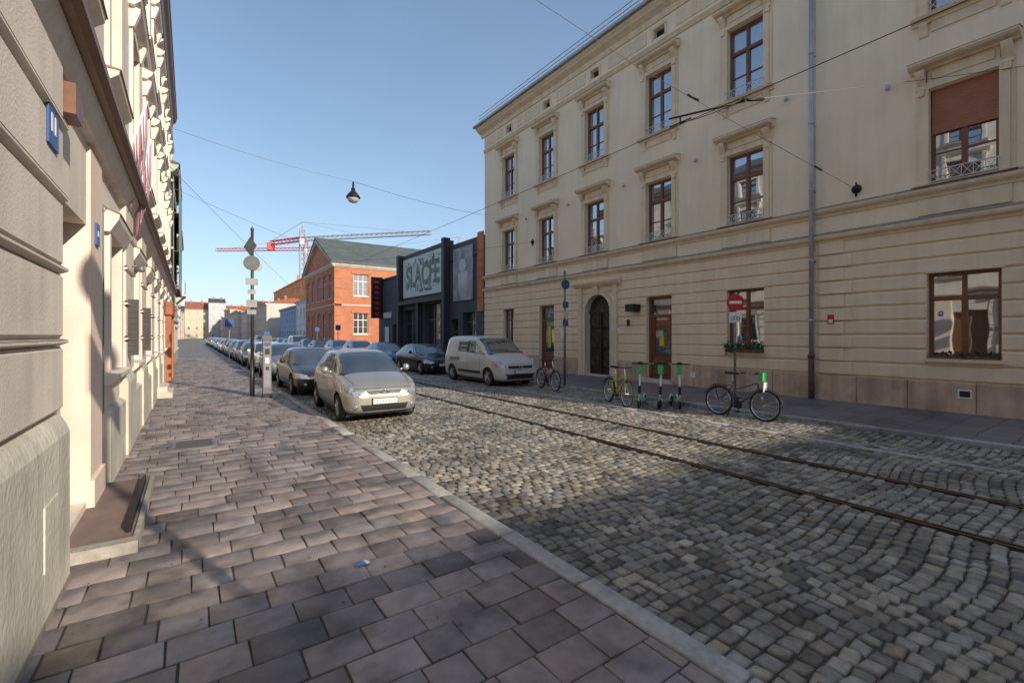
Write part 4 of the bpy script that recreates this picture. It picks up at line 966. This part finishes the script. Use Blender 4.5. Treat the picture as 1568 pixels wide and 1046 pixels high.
for z in(2.9,2.55,2.25):
    c=nq*.055+Vector((0,0,z)); (p if z!=2.55 else G.p('grey_plates',M_lgrey)).prism([c-sq*.11+Vector((0,0,-.11)),c+sq*.11+Vector((0,0,-.11)),c+sq*.11+Vector((0,0,.11)),c-sq*.11+Vector((0,0,.11))],nq*.01)
G.p('finial',M_grey,True).lathe((0,0,4.0),(0,0,1),[(.045,0),(.06,.05),(0,.15)],10)
G.done()
G=Group('traffic_sign_post',(1.50,15.6,0)); P=G.p('pole',mat('dark_pole',(.05,.055,.055),.5,metal=.3,var=.2),True); P.tube((0,0,0),(0,0,1.1),.065,.065,12); P.tube((0,0,1.1),(0,0,4.95),.045,.04,12); P.lathe((0,0,4.93),(0,0,1),[(.04,0),(.055,.04),(.02,.08),(0,.14)],12)
bk=G.p('sign_backs',M_grey); n2=Vector((-.85,-.52,0)).normalized(); s2=n2.cross(Vector((0,0,1))).normalized()
def dia(c,r): return [c+s2*r,c+Vector((0,0,r)),c-s2*r,c-Vector((0,0,r))]
c=n2*.06+Vector((0,0,4.45)); bk.prism(dia(c,.28),n2*.01)
n4=Vector((-.3,-.95,0)).normalized()
disc(bk,n4*.07+Vector((0,0,3.95)),n4,.22); disc(G.p('sign_faces',M_lgrey),n4*.08+Vector((.14,0,3.85)),n4,.14)
for z,h,w in((3.4,.10,.16),(3.1,.07,.10),(2.75,.11,.14),(2.5,.07,.12)):
    c=n4*.06+Vector((0,0,z)); sx=Vector((w,0,0)); bk.prism([c-sx+Vector((0,0,-h)),c+sx+Vector((0,0,-h)),c+sx+Vector((0,0,h)),c-sx+Vector((0,0,h))],n4*.01)
G.done()
G=Group('parking_meter',(1.82,15.05,0)); b=G.p('cabinet',mat('meter_paint',(.16,.16,.165),.45,metal=.3,var=.15,vscale=6)); b.box(-.11,.11,-.10,.10,.12,1.66); b.prism([(-.12,-.12,1.662),(-.12,.12,1.662),(-.12,.12,1.80),(-.12,-.04,1.80)],(.24,0,0))
G.p('front_panel',mat('meter_front',(.24,.24,.25),.5,var=.15,vscale=8)).box(-.08,.08,-.104,-.1,.3,1.62); G.p('notice',M_white).box(-.05,.05,-.107,-.104,1.0,1.16)
G.p('foot',M_black).box(-.12,.12,-.11,.11,0,.12); G.p('screen',M_black).box(-.06,.06,-.11,-.104,1.25,1.42); G.p('key_panel',M_blue).box(-.07,.07,-.112,-.104,1.5,1.6); G.p('slot',M_black).box(-.04,.04,-.11,-.104,.8,.9)
hd=G.p('p_sign',M_blue); hd.box(-.07,.07,-.02,.02,1.802,1.93); G.done()
G=Group('traffic_sign_post',(2.12,-2.0,0)); P=G.p('pole',M_grey,True); P.tube((0,0,0),(0,0,6.4),.06,.055,12)
n3=Vector((.3,-.95,0)).normalized()
disc(G.p('sign_discs',M_blue),n3*.07+Vector((0,0,6.0)),n3,.40)
s3=n3.cross(Vector((0,0,1))).normalized(); c=n3*.07+Vector((0,0,5.15)); P.prism([c-s3*.32+Vector((0,0,-.3)),c+s3*.32+Vector((0,0,-.3)),c+s3*.32+Vector((0,0,.3)),c-s3*.32+Vector((0,0,.3))],n3*.01); G.done()
for X,Y in((13.2,62),(2.0,34),(12.2,48)):
    G=Group('traffic_sign',(X,Y,0)); G.p('pole',M_grey,True).tube((0,0,0),(0,0,2.9),.035,.035,8); G.p('plate',M_blue).box(-.25,.25,-.05,-.03,2.35,2.85); G.done()
for k in range(6):
    G=Group('bollard',(11.2,25+k*2.2,0)); G.p('post',M_black,True).lathe((0,0,0),(0,0,1),[(.06,0),(.06,.08),(.04,.1),(.04,.85),(.05,.88),(.05,.95),(0,1.0)],12); G.done()

# ---------------------------------------------------------------- wires and hanging lamp
def wire(name,pts,r=.010,sag=.0,ins=()):
    G=Group(name); p=G.p('cable',M_black)
    for a,b in zip(pts[:-1],pts[1:]):
        a=Vector(a);b=Vector(b); q=[a.lerp(b,i/10)-Vector((0,0,sag*4*(i/10)*(1-i/10))) for i in range(11)]; p.path(q,r,4)
    for c,d in ins:
        c=Vector(c);d=Vector(d); G.p('insulators',M_iron,True).tube(c,d,.025,.025,6)
    G.done()
wire('tram_contact_wire',[(6.65,-20,5.45),(6.65,3.85,5.3),(6.65,35,5.45),(6.65,70,5.45),(6.65,140,5.45)],.006,.03)
wire('span_wire',[(14.7,4.74,5.74),(6.65,5.4,6.6),(-.8,6.0,8.0)],.005,.03,[((12.9,4.9,5.93),(12.6,4.93,5.97)),((8.2,5.27,6.44),(7.9,5.3,6.47))])
wire('span_wire',[(14.7,1.7,7.6),(7.2,3.85,5.55),(6.65,4.6,5.32)],.006,.03,[((7.6,3.72,5.63),(7.2,3.85,5.55))])
G=Group('wire_hanger_bracket'); p=G.p('bar',M_iron,True); p.tube((7.25,3.82,5.54),(6.55,4.75,5.42),.016,.016,6); p.tube((6.65,4.6,5.42),(6.65,4.6,5.30),.015,.015,6); p.tube((6.65,4.4,5.33),(6.65,4.8,5.33),.013,.013,6); G.done()
wire('span_wire',[(14.62,19,6.7),(6.65,24,5.6),(-.8,22,7.6)],.007,.1)
wire('lamp_span_wire',[(-.8,20.6,9.35),(6.0,21.0,8.75),(14.7,23.6,9.1)],.008,.15)
wire('span_wire',[(-.8,26,9.5),(6.65,40,5.6),(14.7,45,6.5)],.008,.1)
for pos in((FX-.02,4.74,5.74),(FX-.02,19,6.7)):
    G=Group('wire_anchor_rosette'); p=G.p('rosette',M_iron,True); p.lathe(pos,(-1,0,0),[(0,.12),(.05,.11),(.07,.05),(.11,.03),(.12,0),(0,0)],14)
    p.tube(Vector(pos)+Vector((-.03,0,-.2)),Vector(pos)+Vector((-.03,0,.18)),.025,.018,8); G.done()
G=Group('hanging_street_lamp',(6.0,21.0,8.62)); p=G.p('housing',M_iron,True)
p.lathe((0,0,0),(0,0,1),[(0,.12),(.04,.1),(.05,-.15),(.09,-.2),(.10,-.32),(.20,-.42),(.30,-.56),(.31,-.62),(.26,-.62)],20)
G.p('globe',M_lgrey,True).lathe((0,0,0),(0,0,1),[(.26,-.6),(.25,-.7),(.17,-.8),(0,-.86)],20); G.done()

# ---------------------------------------------------------------- light, sky, camera
az=Vector((.305,-.952)); el=math.radians(22.5)
sd=Vector((az.x*math.cos(el),az.y*math.cos(el),math.sin(el))).normalized()
sl=bpy.data.lights.new('sun','SUN'); sl.energy=5.0; sl.angle=math.radians(.5); sl.color=(1,.88,.72)
so=bpy.data.objects.new('sun',sl); scene.collection.objects.link(so); so.rotation_euler=sd.to_track_quat('Z','Y').to_euler(); so.location=(10,-20,30)
w=bpy.data.worlds.new('World'); scene.world=w; w.use_nodes=True; nt=w.node_tree; N=nt.nodes; L=nt.links
sk=N.new('ShaderNodeTexSky'); sk.sky_type='NISHITA'; sk.sun_disc=False; sk.sun_elevation=el; sk.sun_rotation=math.atan2(az.x,az.y); sk.air_density=1.2; sk.dust_density=.7; sk.ozone_density=2.4; sk.altitude=200
# thin haze veil, blue added to lift sky and ambient light, denser towards horizon
tc=N.new('ShaderNodeTexCoord'); sp=N.new('ShaderNodeSeparateXYZ'); L.new(tc.outputs['Generated'],sp.inputs[0])
def M(op,a,b):
    m=N.new('ShaderNodeMath'); m.operation=op
    for i,v in enumerate((a,b)):
        if isinstance(v,(int,float)): m.inputs[i].default_value=v
        else: L.new(v,m.inputs[i])
    return m.outputs[0]
zc=M('ADD',M('MAXIMUM',sp.outputs['Z'],0.0),.16)
cb=N.new('ShaderNodeCombineXYZ'); L.new(M('DIVIDE',sp.outputs['X'],zc),cb.inputs[0]); L.new(M('DIVIDE',sp.outputs['Y'],zc),cb.inputs[1])
mp=N.new('ShaderNodeMapping'); mp.inputs['Scale'].default_value=(.5,.22,1); mp.inputs['Rotation'].default_value=(0,0,.6); L.new(cb.outputs[0],mp.inputs['Vector'])
nz=N.new('ShaderNodeTexNoise'); nz.inputs['Scale'].default_value=1.3; nz.inputs['Detail'].default_value=5; nz.inputs['Roughness'].default_value=.5; L.new(mp.outputs[0],nz.inputs['Vector'])
mr=N.new('ShaderNodeMapRange'); mr.inputs['From Min'].default_value=.40; mr.inputs['From Max'].default_value=.75; mr.inputs['To Min'].default_value=.05; mr.inputs['To Max'].default_value=.24; L.new(nz.outputs['Fac'],mr.inputs['Value'])
f=M('MINIMUM',M('ADD',mr.outputs[0],M('DIVIDE',.078,zc)),.62)
mx=N.new('ShaderNodeMix'); mx.data_type='RGBA'; L.new(f,mx.inputs[0]); L.new(sk.outputs[0],mx.inputs[6]); mx.inputs[7].default_value=(3.8,5.1,7.2,1)
L.new(mx.outputs[2],N['Background'].inputs['Color']); N['Background'].inputs['Strength'].default_value=.15
cam=bpy.data.cameras.new('camera'); co=bpy.data.objects.new('camera',cam); scene.collection.objects.link(co); scene.camera=co
cam.sensor_width=36; cam.lens=36*700/1568; cam.shift_y=-9/1568; cam.clip_end=4000; cam.clip_start=.05
co.location=(0,0,1.8); co.rotation_euler=(math.radians(90),0,-math.atan(492/700))
scene.view_settings.view_transform='Standard'; scene.view_settings.look='None'; scene.view_settings.exposure=0
